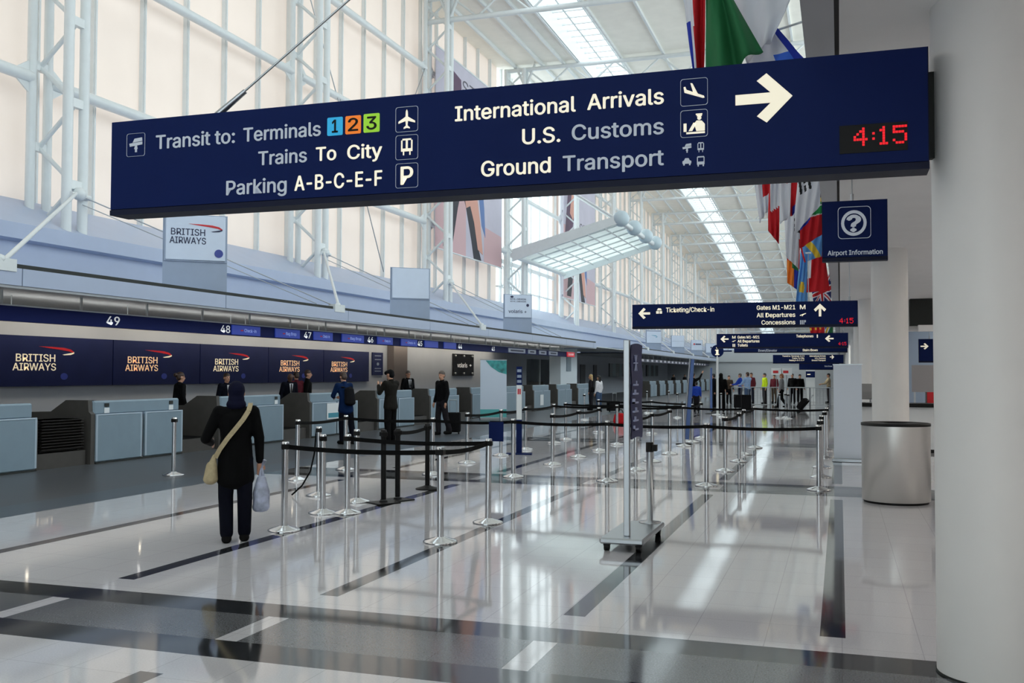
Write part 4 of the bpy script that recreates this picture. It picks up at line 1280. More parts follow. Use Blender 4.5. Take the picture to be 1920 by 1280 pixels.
def person(label, loc, rz, h=1.72, top='black', bottom='navy', hair=('brown', 'short'), skin=SKIN, arms=None, legs=None, lean=0.0, turn=0.0, nod=0.0,
           coat=0.0, shirt=None, tie=None, vox=.012, group=None, broad=1.0, seat=False, detail=True, hat=None, shoe=None, glasses=False, cat='person'):
    k = h / 1.72
    t = thing('person', label, cat, loc, rz, group)
    arms = dict(arms or {}); legs = dict(legs or {})
    top_m, bot_m = (top if not isinstance(top, str) else cloth(top, CLOTH[top])), (bottom if not isinstance(bottom, str) else cloth(bottom, CLOTH[bottom]))
    sh = {'R': Vector((.175 * broad, 0, 1.41)), 'L': Vector((-.175 * broad, 0, 1.41))}
    hip = {'R': Vector((.09, 0, .90)), 'L': Vector((-.09, 0, .90))}
    off = Vector((0, lean, 0))
    for s in sh: sh[s] = sh[s] + off
    aj = {}; lj = {}
    for s, sx in (('R', 1), ('L', -1)):
        e, w = arms.get(s, ((.235 * sx * broad, -.02, 1.13), (.25 * sx * broad, .06, .88)))
        aj[s] = (Vector(e) + (off * .6 if s not in arms else Vector((0, 0, 0))), Vector(w) + (off * .3 if s not in arms else Vector((0, 0, 0))))
        lj[s] = tuple(Vector(v) for v in legs.get(s, ((.10 * sx, .01, .49), (.105 * sx, -.02, .085))))
    nk = Vector((0, -.01, 1.45)) + off
    R = Matrix.Rotation(turn, 3, 'Z') @ Matrix.Rotation(-nod, 3, 'X')
    hc = nk + Vector((0, .005, .075)) + R @ Vector((0, .02, .085))
    def H(x, y, z): return hc + R @ Vector((x, y, z))
    S = lambda v: tuple(c * k for c in v)
    # continuous body
    b = Body()
    def hd(c, r, sx, sy, sz):
        m0 = len(b.v); b.ball((0, 0, 0), r, sx, sy, sz, 16)
        b.v[m0:] = [tuple(hc + R @ (Vector(v) + Vector(c))) for v in b.v[m0:]]
    hd((0, -.008, .025), .1, .78, .97, .95)
    hd((0, .022, -.045), .072, .80, .92, 1.0)
    b.cap(H(0, .088, .012), H(0, .103, -.022), .011, .016, 8)
    for sx in (-1, 1):
        hd((sx * .079, -.012, -.005), .028, .45, .8, 1.15)
    hd((0, .078, -.056), .022, 1.3, .6, .45)
    b.cap(nk - Vector((0, 0, .03)), nk + Vector((0, .015, .10)), .058, .052)
    b.ecap(Vector((0, 0, .93)), Vector((0, 0, 1.12)) + off * .4, (.15, .10), (.13, .09))
    b.ecap(Vector((0, 0, 1.12)) + off * .4, Vector((0, 0, 1.34)) + off, (.13, .09), (.16 * broad, .10))
    b.cap(sh['L'], sh['R'], .055)
    for s in 'RL':
        e, w = aj[s]
        b.cap(sh[s], e, .05, .038); b.cap(e, w, .038, .027)
        d = (w - e).normalized()
        pal = w + d * .085
        side = d.cross(Vector((0, 1, 0)) if abs(d.y) < .8 else Vector((1, 0, 0))).normalized()
        if s == 'L': side = -side
        nrm = d.cross(side).normalized()
        b.cap(w, w + d * .05, .026, .028); b.cap(w + d * .03 + side * .015, pal + side * .018, .020, .018); b.cap(w + d * .03 - side * .015, pal - side * .018, .020, .018)
        curl = nrm * (.5 if s == 'R' else -.5)
        for q, L in ((-.032, .062), (-.011, .078), (.011, .074), (.032, .058)):
            a0 = pal + side * q; a1 = a0 + d * L * .5 + curl * .012; a2 = a1 + d * L * .4 + curl * .04
            b.cap(a0, a1, .0095, .009, 6); b.cap(a1, a2, .009, .008, 6)
        th = w + d * .03 + side * .028
        b.cap(th, th + d * .035 + side * .025, .012, .010, 6); b.cap(th + d * .035 + side * .025, th + d * .065 + side * .028, .010, .008, 6)
        kn, an = lj[s]
        b.cap(hip[s], kn, .078, .052); b.cap(kn, an, .052, .036)
        b.cap(an, an + Vector((0, .14, -.05)), .035, .03)
    b.v = [S(v) for v in b.v]
    b.remesh('body', skin, t, vox if detail else vox, 3)
    # upper garment
    g = Body()
    zb = .90 - coat
    if coat:
        g.ecap((0, 0, zb), (0, 0, 1.10), (.203, .15), (.168, .125))
    else:
        g.ecap((0, 0, .94), (0, 0, 1.12) , (.17, .125), (.155, .115))
    g.ecap(Vector((0, 0, 1.10)) , Vector((0, 0, 1.34)) + off, (.16, .12), (.185 * broad, .122))
    g.cap(sh['L'] + Vector((0, 0, -.015)), sh['R'] + Vector((0, 0, -.015)), .075)
    g.cap(nk + Vector((0, 0, -.05)), nk + Vector((0, .0, .015)), .078, .068)
    for s in 'RL':
        e, w = aj[s]
        d = (w - e).normalized()
        g.cap(sh[s], e, .072, .058); g.cap(e, w - d * .02, .058, .044)
    g.v = [S(v) for v in g.v]
    g.remesh('coat' if coat else 'jacket', top_m, t, vox * 1.1, 4)
    if shirt:
        f = Body()
        f.prism([(-.055, 1.43), (.055, 1.43), (.02, 1.16), (-.02, 1.16)], 'y', .118 + lean * .9, .136 + lean * .9)
        f.v = [S(v) for v in f.v]
        sf2 = f.build('shirt_front', mat('cloth_shirt', CLOTH[shirt], .7), t)
        if tie:
            f = MB().prism([(-.018, 1.42), (.018, 1.42), (.026, 1.2), (0, 1.15), (-.026, 1.2)], 'y', .134 + lean * .9, .142 + lean * .9)
            f.v = [S(v) for v in f.v]
            f.build('tie', mat('cloth_tie_' + tie, CLOTH[tie], .6), sf2)
    # trousers and shoes
    g = Body()
    g.ecap((0, 0, .86), (0, 0, .98), (.165, .115), (.16, .115))
    for s in 'RL':
        kn, an = lj[s]
        g.cap(hip[s], kn, .100, .082); g.cap(kn, an + Vector((0, 0, .02)), .082, .072)
    g.v = [S(v) for v in g.v]
    g.remesh('trousers', bot_m, t, vox * 1.1, 3)
    for s in 'RL':
        kn, an = lj[s]
        g = Body()
        g.cap(an + Vector((0, -.02, -.04)), an + Vector((0, .16, -.045)), .056, .046); g.cap(an + Vector((0, 0, 0.02)), an + Vector((0, .03, -.03)), .054)
        g.v = [(v[0], v[1], max(v[2], .0)) for v in g.v]
        g.v = [S(v) for v in g.v]
        g.remesh('shoe', shoe or cloth('shoe', (20, 19, 19)), t, vox, 2)
    # hair
    if hair:
        c, st = hair
        q = Body()
        def hb(c_, r, sx, sy, sz):
            m0 = len(q.v); q.ball((0, 0, 0), r, sx, sy, sz, 16)
            q.v[m0:] = [tuple(hc + R @ (Vector(v) + Vector(c_))) for v in q.v[m0:]]
        if st != 'bald':
            hb((0, -.014, .052), .1, .84, 1.0, .88)
            hb((0, -.05, .0), .085, .92, .72, .95)
        if st == 'bun': hb((0, -.13, .065), .05, 1.2, 1, 1)
        if st == 'long':
            hb((0, -.055, -.07), .085, 1.05, .62, 1.6); hb((0, -.06, -.15), .07, 1.2, .6, 1.3)
        if st == 'tail': hb((0, -.10, -.04), .04, .8, .8, 2.2)
        if st == 'cap': q.cap(H(0, .05, .075), H(0, .12, .06), .055, .05, 10)
        if st == 'hood':
            q = Body(); hb((0, -.012, .03), .108, .86, .98, 1.02); hb((0, -.03, -.06), .09, .98, .9, 1.05); hb((0, -.03, -.12), .09, 1.2, .95, .8)
        if q.v:
            q.v = [S(v) for v in q.v]
            q.remesh('hood' if st == 'hood' else 'cap' if st == 'cap' else 'hair', c if not isinstance(c, str) else HAIRS[c], t, vox, 3)
    if detail and vox < .016:
        for sx in (-1, 1):
            MB().ball(S(H(sx * .031, .080, .012)), .0105, n=8).build('eye', mat('eye', (30, 24, 22), .3), t)
    if glasses:
        m = MB()
        for sx in (-1, 1):
            pts = [S(H(sx * .032 + .024 * math.cos(a), .097, .010 + .018 * math.sin(a))) for a in [i * math.pi / 6 for i in range(13)]]
            m.path(pts, .0025, 5); m.tube(S(H(sx * .055, .095, .012)), S(H(sx * .08, .0, .01)), .0025, n=5)
        m.tube(S(H(-.008, .098, .012)), S(H(.008, .098, .012)), .0025, n=5)
        m.build('glasses', BLACK, t)
    return t
CLOTH = {'black': (13, 13, 15), 'coat': (7, 7, 8), 'navy': (24, 28, 44), 'dknavy': (10, 12, 24), 'blue': (10, 34, 72), 'royal': (40, 70, 170), 'lightblue': (150, 178, 215), 'jeans': (72, 92, 122), 'grey': (130, 130, 132), 'dkgrey': (36, 34, 38),
         'white': (222, 222, 226), 'brown': (70, 58, 48), 'maroon': (92, 34, 44), 'lime': (190, 215, 40), 'beige': (168, 152, 124), 'olive': (30, 28, 25), 'red': (170, 36, 40), 'tan': (196, 178, 140)}
# the walker in the foreground
WL = FL(440, 1016)
WR = math.radians(33)
wk = person('person walking away in long black coat and dark blue hood, carrying bags', (WL.x, WL.y, 0), WR, 1.64, 'coat', 'dknavy', (cloth('hood', (16, 18, 40)), 'hood'),
            arms={'L': ((-.315, .02, 1.12), (-.265, .27, 1.06)), 'R': ((.245, -.02, 1.13), (.255, .04, .86))},
            legs={'L': ((-.10, .04, .49), (-.085, -.02, .085)), 'R': ((.10, -.03, .49), (.10, .06, .085))}, coat=.22, vox=.009, broad=1.02)
wrm = Matrix.Translation((WL.x, WL.y, 0)) @ Matrix.Rotation(WR, 4, 'Z')
def held(name, label, cat, off, rz=0):
    p = wrm @ Vector(off)
    return thing(name, label, cat, p, WR + rz)
TANM = mat('tan_canvas', (178, 162, 128), .8, noise=.1, nscale=25)
sb = held('shoulder_bag', 'tan canvas shoulder bag slung across the back of the hooded walker', 'bag', (0, 0, 0))
q = Body(); q.ecap((-.245, -.06, .66), (-.235, -.05, .80), (.075, .10), (.055, .08)); q.ecap((-.235, -.05, .78), (-.21, -.05, .90), (.05, .075), (.02, .03)); q.remesh('bag_body', TANM, sb, .01, 5)
st_ = MB()
sp = [(-.20, -.075, .88), (-.155, -.125, .97), (-.08, -.150, 1.08), (0, -.158, 1.18), (.07, -.155, 1.27), (.125, -.125, 1.36), (.145, -.06, 1.435), (.14, .02, 1.435)]
for a, b in zip(sp[:-1], sp[1:]):
    a = Vector(a); b = Vector(b); d = (b - a).normalized(); n_ = Vector((0, -1, .3)); s_ = d.cross(n_).normalized() * .024; o_ = Vector((0, -.006, 0))
    st_.add([a - s_, a + s_, b + s_, b - s_, a - s_ + o_, a + s_ + o_, b + s_ + o_, b - s_ + o_], [(0, 1, 2, 3), (7, 6, 5, 4), (0, 4, 5, 1), (1, 5, 6, 2), (2, 6, 7, 3), (3, 7, 4, 0)])
st_.build('strap', TANM, sb)
PLAST = mat('carrier_plastic', (164, 170, 190), .3, noise=.5, nscale=8, bump=.5)
cb = held('carrier_bag', 'thin white plastic carrier bag with dark contents in the right hand of the hooded walker', 'bag', (.262, .03, 0))
q = Body(); q.ecap((0.0, 0, .34), (0, 0, .50), (.085, .06), (.09, .06)); q.ecap((0, 0, .50), (0, 0, .66), (.09, .055), (.045, .025)); q.ball((.03, 0, .36), .06); q.ball((-.04, .01, .35), .055); q.remesh('bag_body', PLAST, cb, .009, 2)
MB().tube((-.02, 0, .64), (-.004, .01, .76), .018, .010, 8).tube((.02, 0, .64), (.004, .01, .76), .018, .010, 8).tube((0, .01, .76), (.03, -.01, .84), .012, .022, 8).build('handles', PLAST, cb)

# agents behind the desks
def at(px, X, py=700):
    v = PX(px, py, X)
    return (v.x, v.y, 0)
FACE = -2.25      # facing +X (towards the hall)
person('person with hair in a bun and dark uniform standing in profile behind the second desk', at(338, -15.1), math.radians(-30), 1.74, 'black', 'black', ('brown', 'bun'), shirt='white', tie='maroon', turn=.0)
person('person in dark uniform behind the desk, face half hidden by the hooded walker', at(425, -15.2), FACE + .25, 1.72, 'dknavy', 'black', ('brown', 'short'), shirt='white', tie='maroon')
person('bald person in dark waistcoat and white shirt looking down behind the desk', at(541, -15.0), FACE + .1, 1.74, 'dknavy', 'black', None, SKIN_D, shirt='white', tie='black', nod=.5, lean=.06)
person('person in maroon scarf behind the bald agent, facing left', at(556, -16.0), math.radians(60), 1.76, 'maroon', 'black', ('brown', 'short'), nod=.1)
person('person in black coat with back turned, right of the bald agent', at(577, -15.3), math.radians(-65), 1.82, 'coat', 'black', ('brown', 'short'), broad=1.1)
person('person with glasses, dark suit and tie behind the desk', at(765, -15.2), FACE + .1, 1.82, 'black', 'black', ('grey', 'short'), shirt='white', tie='black', glasses=True)
person('person in blue jacket leaning on the desk with a dark backpack', FL(648, 832), math.radians(60), 1.76, 'blue', 'dknavy', ('brown', 'short'), lean=.10, nod=.25, coat=.1, arms={'L': ((-.25, .18, 1.16), (-.12, .36, 1.12)), 'R': ((.25, .15, 1.14), (.12, .34, 1.12))}, legs={'R': ((.11, -.06, .5), (.12, -.16, .09))})
bp_ = thing('backpack', 'black backpack on the back of the blue-jacketed traveller', 'backpack', FL(648, 832), math.radians(60))
q = Body(); q.ecap((.0, -.19, 1.02), (0, -.14, 1.34), (.15, .10), (.13, .09)); q.remesh('pack_body', cloth('pack', (20, 20, 24)), bp_, .014, 3)
MB().tube((.1, -.10, 1.4), (.12, .06, 1.40), .018, n=6).tube((-.1, -.10, 1.4), (-.12, .06, 1.40), .018, n=6).build('straps', BLACK, bp_)
person('tall person in dark brown coat and black cap, hands raised to the face', FL(732, 829), math.radians(75), 1.82, 'olive', 'black', (cloth('cap', (20, 20, 22)), 'cap'), coat=.06, broad=1.18, arms={'L': ((-.27, .12, 1.18), (-.10, .30, 1.36)), 'R': ((.27, .12, 1.18), (.14, .30, 1.34))}, nod=.1)
person('person in short black jacket and grey trousers turning round in front of the desk', FL(828, 815), math.radians(150), 1.80, 'black', 'dkgrey', ('grey', 'short'), turn=.25, legs={'R': ((.10, .05, .49), (.10, .03, .085)), 'L': ((-.11, -.05, .49), (-.12, -.18, .11))})
def suitcase(label, loc, rz, m, w=.42, d=.26, h=.62, tilt=0, group=None):
    t = thing('suitcase', label, 'suitcase', loc, rz, group)
    if tilt: t.rotation_euler = (tilt, 0, rz)
    MB().box(-w / 2, w / 2, -d / 2, d / 2, .05, h, 0, .03).build('shell', m, t)
    MB().tube((-.1, -d / 2 + .03, h), (-.1, -d / 2 + .03, h + .36), .01, n=6).tube((.1, -d / 2 + .03, h), (.1, -d / 2 + .03, h + .36), .01, n=6).tube((-.11, -d / 2 + .03, h + .36), (.11, -d / 2 + .03, h + .36), .014, n=6).build('pull_handle', ALU, t)
    for sx in (-1, 1):
        MB().tube((sx * (w / 2 - .05) - .02, -d / 2 + .05, .03), (sx * (w / 2 - .05) + .02, -d / 2 + .05, .03), .03, n=10).build('wheel', BLACK, t)
    MB().box(-w / 2 + .05, w / 2 - .05, d / 2, d / 2 + .02, .12, h - .2, 0, .008).build('pocket', m, t)
    return t
CASE = cloth('case', (24, 24, 26))
suitcase('black suitcase beside the person in the short black jacket', FL(850, 813), .3, CASE)
person('dark-haired person in white top with a black shoulder bag at the last near desk', FL(1123, 772), math.radians(70), 1.66, 'white', 'jeans', ('black', 'long'), vox=.016)
bg_ = thing('shoulder_bag', 'black shoulder bag on the person in the white top', 'bag', FL(1111, 772), math.radians(70))
q = Body(); q.ecap((0, 0, .95), (0, 0, 1.12), (.14, .08), (.10, .06)); q.remesh('bag_body', CASE, bg_, .016, 3)
MB().tube((-.06, 0, 1.12), (.03, 0, 1.42), .012, n=6).tube((.06, 0, 1.12), (.03, 0, 1.42), .012, n=6).build('strap', CASE, bg_)
person('blond person in dark top next to the one in white', FL(1108, 769), math.radians(95), 1.70, 'dkgrey', 'dkgrey', ('blond', 'long'), vox=.016)
suitcase('black suitcase on the floor right of the person in white', FL(1150, 772), .8, CASE, w=.6, h=.5)
t = thing('holdall', 'red holdall on the floor behind the mobile sign post', 'bag', FL(1166, 795), .3)
q = Body(); q.ecap((-.05, 0, .10), (-.05, 0, .30), (.26, .15), (.22, .12)); q.remesh('bag_body', cloth('redbag', (176, 30, 36)), t, .016, 3)
MB().path([(-.15, 0, .38), (-.1, 0, .5), (0, 0, .5), (.05, 0, .38)], .014, 6).build('handle', BLACK, t)
# the crowd in the distance
V2 = .02
walkL = {'R': ((.10, .16, .50), (.10, .22, .09)), 'L': ((-.10, -.02, .49), (-.10, -.26, .13))}
push = {'L': ((-.24, .18, 1.14), (-.16, .42, 1.10)), 'R': ((.24, .18, 1.14), (.16, .42, 1.10))}
person('person with long dark hair in a bright blue top left of the blue slanted banner', FL(1199, 770), math.radians(100), 1.72, 'blue', 'dknavy', ('black', 'long'), vox=V2)
person('person in long black robe and head covering, seen from behind', FL(1352, 772), math.radians(10), 1.78, 'coat', 'coat', (cloth('veil', (16, 16, 18)), 'hood'), vox=V2, coat=.72, broad=1.05)
person('person in light blue shirt and jeans pushing luggage', FL(1402, 764), math.radians(50), 1.84, 'lightblue', 'jeans', ('brown', 'short'), vox=V2, arms=push, legs=walkL)
person('person in royal blue jacket behind the one in the light blue shirt', FL(1388, 758), math.radians(80), 1.78, 'royal', 'navy', ('grey', 'short'), vox=V2, arms=push)
person('person in lime yellow vest', FL(1434, 757), math.radians(120), 1.80, 'lime', 'dkgrey', ('black', 'short'), vox=V2)
person('auburn-haired person in grey top and black trousers striding left', FL(1466, 765), math.radians(80), 1.76, 'grey', 'black', ('red', 'tail'), vox=V2, legs=walkL)
person('person in dark coat behind the railing, left of the pale pillar stand', FL(1486, 756), math.radians(170), 1.78, 'black', 'black', ('brown', 'short'), vox=V2)
person('person in maroon top behind the railing', FL(1452, 755), math.radians(160), 1.72, 'maroon', 'brown', ('black', 'short'), vox=V2)
person('person in beige jacket left of the grey roll-up banner', FL(1554, 755), math.radians(100), 1.80, 'beige', 'dkgrey', ('black', 'short'), vox=V2, arms=push)
person('person in black with arm raised near the slanted blue banner', FL(1300, 768), math.radians(-20), 1.80, 'black', 'navy', ('black', 'short'), vox=V2, arms={'R': ((.28, .1, 1.48), (.34, .22, 1.70))})
person('child-sized person in blue top right of the slanted blue banner', FL(1306, 772), math.radians(10), 1.38, 'royal', 'dkgrey', ('black', 'short'), vox=V2)
person('dark person half hidden behind the straight blue banner', FL(1338, 764), math.radians(60), 1.76, 'dknavy', 'black', ('black', 'short'), vox=V2)
person('person in brown behind the black-robed one', FL(1367, 757), math.radians(200), 1.66, 'brown', 'black', ('brown', 'short'), vox=V2)
person('person in dark red between the blue-clad travellers', FL(1409, 756), math.radians(150), 1.82, 'maroon', 'navy', ('brown', 'short'), vox=V2)
person('person in black right of the auburn-haired one', FL(1500, 755), math.radians(190), 1.74, 'coat', 'black', ('black', 'short'), vox=V2)
person('dark-haired agent behind the far desks, left one', at(1263, -15, 716), FACE, 1.70, 'black', 'black', ('black', 'short'), vox=V2)
person('dark-haired agent behind the far desks, right one', at(1284, -15, 716), FACE, 1.70, 'black', 'black', ('black', 'short'), vox=V2)
suitcase('black upright suitcase, left of the pair by the light blue shirt', FL(1385, 766), .4, CASE, h=.72, w=.46)
suitcase('black upright suitcase, right of the pair by the light blue shirt', FL(1399, 768), .2, CASE, h=.74, w=.46)
suitcase('black wheeled suitcase tilted behind the striding auburn-haired person', FL(1497, 767), 1.3, CASE, h=.66, w=.44, tilt=.7)
# pale railing in front of the crowd
for i in range(6):
    p = Vector((-5.6 + i * 1.02, 55.0, 0))
    t = thing('crowd_railing', 'pale metal railing panel in front of the crowd, %s from the left' % ORD[i], 'railing', p)
    MB().tube((0, 0, 0), (0, 0, 1.05), .03, n=8).build('post', ALU, t); MB().tube((1.0, 0, 0), (1.0, 0, 1.05), .03, n=8).build('post', ALU, t)
    MB().tube((0, 0, 1.05), (1.0, 0, 1.05), .025, n=8).build('top_rail', ALU, t); MB().tube((0, 0, .12), (1.0, 0, .12), .02, n=8).build('bottom_rail', ALU, t)
    b = MB()
    for q_ in range(1, 6): b.tube((q_ / 6, 0, .12), (q_ / 6, 0, 1.05), .010, n=6)
    b.build('bars', ALU, t)
t = thing('pillar_stand', 'tall pale stand with a navy band near the end of the railing', 'stand', FL(1520, 752))
MB().box(-.28, .28, -.2, .2, 0, 2.3).build('body', WHITE, t)
MB().box(-.285, .285, -.21, -.2, 1.55, 1.95).build('navy_band', NAVY, t)
MB().box(-.2, 0, -.215, -.21, 1.72, 1.78).build('text_bar', SIGN_LIT, t)
for px, l in ((1456, 'white and red board on a pole above the crowd, left one'), (1475, 'white and red board on a pole above the crowd, right one')):
    t = thing('notice_board', l, 'board', PY(px, 701, 60))
    MB().box(-.3, .3, 0, .04, -.05, .35).build('board', PAPER, t)
    MB().box(-.2, .1, -.01, 0, .05, .2).build('red_mark', RED, t)
    MB().tube((0, .03, -t.location.z), (0, .03, .3), .02, n=8).box(-.2, .2, -.15, .2, -t.location.z, -t.location.z + .02).build('pole', ALU, t)

# ------------------------------------------------------------------ flags on the mezzanine edge
def flag(label, Y, quad, bands, n=26, amp=.06, waves=2.5, group=None, pole=True):
    """quad: pixel corners TL,TR,BR,BL measured at depth Y; bands: f(u,v) -> colour index; cloth with folds"""
    cols, fn = bands
    P = [PY(x, y, Y) for x, y in quad]
    t = thing('flag', label, 'flag', P[0], 0, group)
    mb = MB()
    V = []
    for j in range(n + 1):
        v = j / n
        for i in range(n + 1):
            u = i / n
            p = (P[0] * (1 - u) + P[1] * u) * (1 - v) + (P[3] * (1 - u) + P[2] * u) * v
            dy = amp * math.sin(u * waves * 2 * math.pi + v * 1.4) * (.35 + .65 * v) + .03 * math.sin(u * 17 + v * 5)
            V.append(p + Vector((0, dy, 0)) - P[0])
    for j in range(n):
        for i in range(n):
            a = j * (n + 1) + i
            mb.add([V[a], V[a + 1], V[a + n + 2], V[a + n + 1]], [(0, 1, 2, 3)], fn((i + .5) / n, (j + .5) / n), True)
    # weld
    import bmesh
    me = mb.mesh('cloth', [mat('flag_%d_%d_%d' % c, c, .8) for c in cols])
    bm = bmesh.new(); bm.from_mesh(me); bmesh.ops.remove_doubles(bm, verts=bm.verts, dist=1e-4); bm.to_mesh(me); bm.free()
    o = bpy.data.objects.new('cloth', me); COL.objects.link(o); o.parent = t
    sdm = o.modifiers.new('thick', 'SOLIDIFY'); sdm.thickness = .004
    if pole:
        dy = Vector((0, .03, 0))
        q0 = P[0] + dy; q1 = P[1] + dy; q2 = Vector((-.12, Y + .03, min(max(P[1].z + .1, SZ + .1), SZ + 2.3)))
        MB().tube(q0 - P[0], q1 - P[0], .012, n=8).tube(q1 - P[0], q2 - P[0], .012, n=8).ball(q0 - P[0], .02, n=8).build('pole', STEEL_W, t)
    return t
W_, R_, B_, G_, K_, Y_, LB, O_, DB = (226, 228, 236), (200, 20, 34), (30, 44, 120), (28, 108, 62), (22, 22, 26), (236, 200, 60), (96, 160, 224), (236, 130, 40), (30, 52, 170)
flag('red, white and blue flag hanging folded, leftmost above the wide sign', 9.2, [(1272, -70), (1324, -80), (1322, 150), (1300, 150)], ([DB, W_, R_], lambda u, v: 2 if u > .5 - .1 * v else (1 if u > .22 or .15 < v < .5 else 0)), amp=.09, waves=1.5)
flag('dark green flag hanging as a triangle above the wide sign', 9.0, [(1322, -70), (1340, -60), (1430, 92), (1322, 172)], ([G_, W_], lambda u, v: 0), amp=.09, waves=2)
flag('large white flag behind the green one above the wide sign', 9.6, [(1345, -70), (1512, -70), (1452, 70), (1400, 120)], ([W_], lambda u, v: 0), amp=.06)
flag('white flag with dark blue edge stripe and a light blue corner', 9.9, [(1400, 60), (1458, 54), (1515, 118), (1400, 150)], ([W_, DB, (60, 110, 220)], lambda u, v: 1 if u > .86 else (2 if u > .55 and v > .62 else 0)), amp=.03)
flag('white flag with a red square corner, leftmost of the lower flag cluster', 15.5, [(1411, 318), (1442, 316), (1441, 392), (1424, 418)], ([W_, R_], lambda u, v: 1 if u > .52 and v < .62 else 0), amp=.08)
flag('white over red flag hanging to a point in the lower flag cluster', 16.5, [(1441, 318), (1462, 316), (1461, 458), (1440, 432)], ([W_, R_], lambda u, v: 1 if v > .70 - .2 * u or u < .2 else 0), amp=.05)
flag('white flag with a red right side in the lower flag cluster', 17.5, [(1452, 316), (1498, 314), (1490, 400), (1462, 420)], ([W_, R_, DB], lambda u, v: (2 if v > .8 and u > .8 else 1) if u > .68 or (u > .2 and v < .3 and u - .2 > v) else 0), amp=.07)
flag('white flag with black bar groups in the lower flag cluster', 18.5, [(1492, 316), (1538, 312), (1538, 385), (1490, 440)], ([W_, K_], lambda u, v: 1 if (.06 < u - v * .3 < .52 and .16 < v < .44 and int((u - v * .3 - .06) / .092) % 2 == 0 and not (.28 < v < .31 and .2 < u - v * .3 < .4)) else 0), amp=.02, waves=1, n=48)
flag('plain white flag with small black bars at its edge, lowest white one', 19.0, [(1470, 390), (1500, 392), (1499, 505), (1474, 482)], ([W_, K_, R_], lambda u, v: 1 if (u > .62 and .18 < v < .40 and int((v - .18) / .045) % 2 == 0) else (2 if u > .93 and v > .5 else 0)), amp=.04, waves=1.2, n=40)
flag('multicoloured flag with green, white, blue and red diagonal stripes', 20.0, [(1494, 408), (1543, 356), (1543, 438), (1500, 466)], ([K_, Y_, (20, 140, 70), W_, DB, R_], lambda u, v: 0 if v < .16 * (u - .55) / .45 else 1 if v < .26 * (u - .45) / .55 else 2 if v < .10 + .44 * u else 3 if v < .18 + .37 * u else 4 if u < .5 and v < .48 - .1 * u else 5), amp=.02, waves=1, n=40)
flag('light blue flag with a yellow diagonal band', 21.5, [(1500, 462), (1542, 436), (1541, 480), (1508, 492)], ([LB, Y_, R_], lambda u, v: 1 if .15 < u - v * .5 < .45 else (2 if u < .08 else 0)), amp=.03, waves=1)
flag('light blue flag with a yellow sun hanging lowest above the second sign', 23.0, [(1502, 462), (1514, 470), (1514, 570), (1492, 566)], ([LB, Y_, R_], lambda u, v: 1 if (u - .45) ** 2 + ((v - .72) * 2.5) ** 2 < .07 else 0), amp=.05, waves=1)
flag('plain bright red flag above the second sign', 22.5, [(1518, 480), (1545, 468), (1556, 545), (1512, 548)], ([R_, W_], lambda u, v: 1 if u < .16 and v < .6 else 0), amp=.04, waves=1)
flag('orange, white and green flag hanging narrow in the lower cluster', 24.0, [(1475, 476), (1497, 486), (1497, 545), (1476, 530)], ([R_, O_, G_, DB], lambda u, v: 0 if v < .2 and u < .4 else (2 if u > .45 and v < .38 else (3 if u > .62 else 1))), amp=.05, waves=1)
def uk(u, v):
    x, y = u - .5, v - .5
    if abs(x) < .06 or abs(y) < .07: return 1
    if abs(x) < .11 or abs(y) < .13: return 0
    d1, d2 = abs(x - y), abs(x + y)
    if min(d1, d2) < .045: return 1
    if min(d1, d2) < .12: return 0
    return 2
flag('red, white and blue crossed flag just above the second sign', 24.5, [(1521, 538), (1557, 512), (1559, 566), (1526, 572)], ([W_, R_, (28, 40, 110)], uk), amp=.02, waves=1, n=40)
flag('red flag with yellow marks seen between the second and third signs', 34.0, [(1516, 600), (1546, 596), (1546, 626), (1520, 628)], ([R_, Y_], lambda u, v: 1 if .55 < v < .7 and int(u * 9) % 3 == 0 else 0), amp=.03, waves=1)
flag('blue flag with a yellow and white diagonal between the second and third signs', 36.0, [(1546, 596), (1562, 594), (1562, 624), (1548, 626)], ([(60, 60, 160), Y_, W_, G_], lambda u, v: 1 if abs(u + v - 1) < .12 else (2 if abs(u + v - 1) < .25 else (3 if u + v > 1.3 else 0))), amp=.03, waves=1)

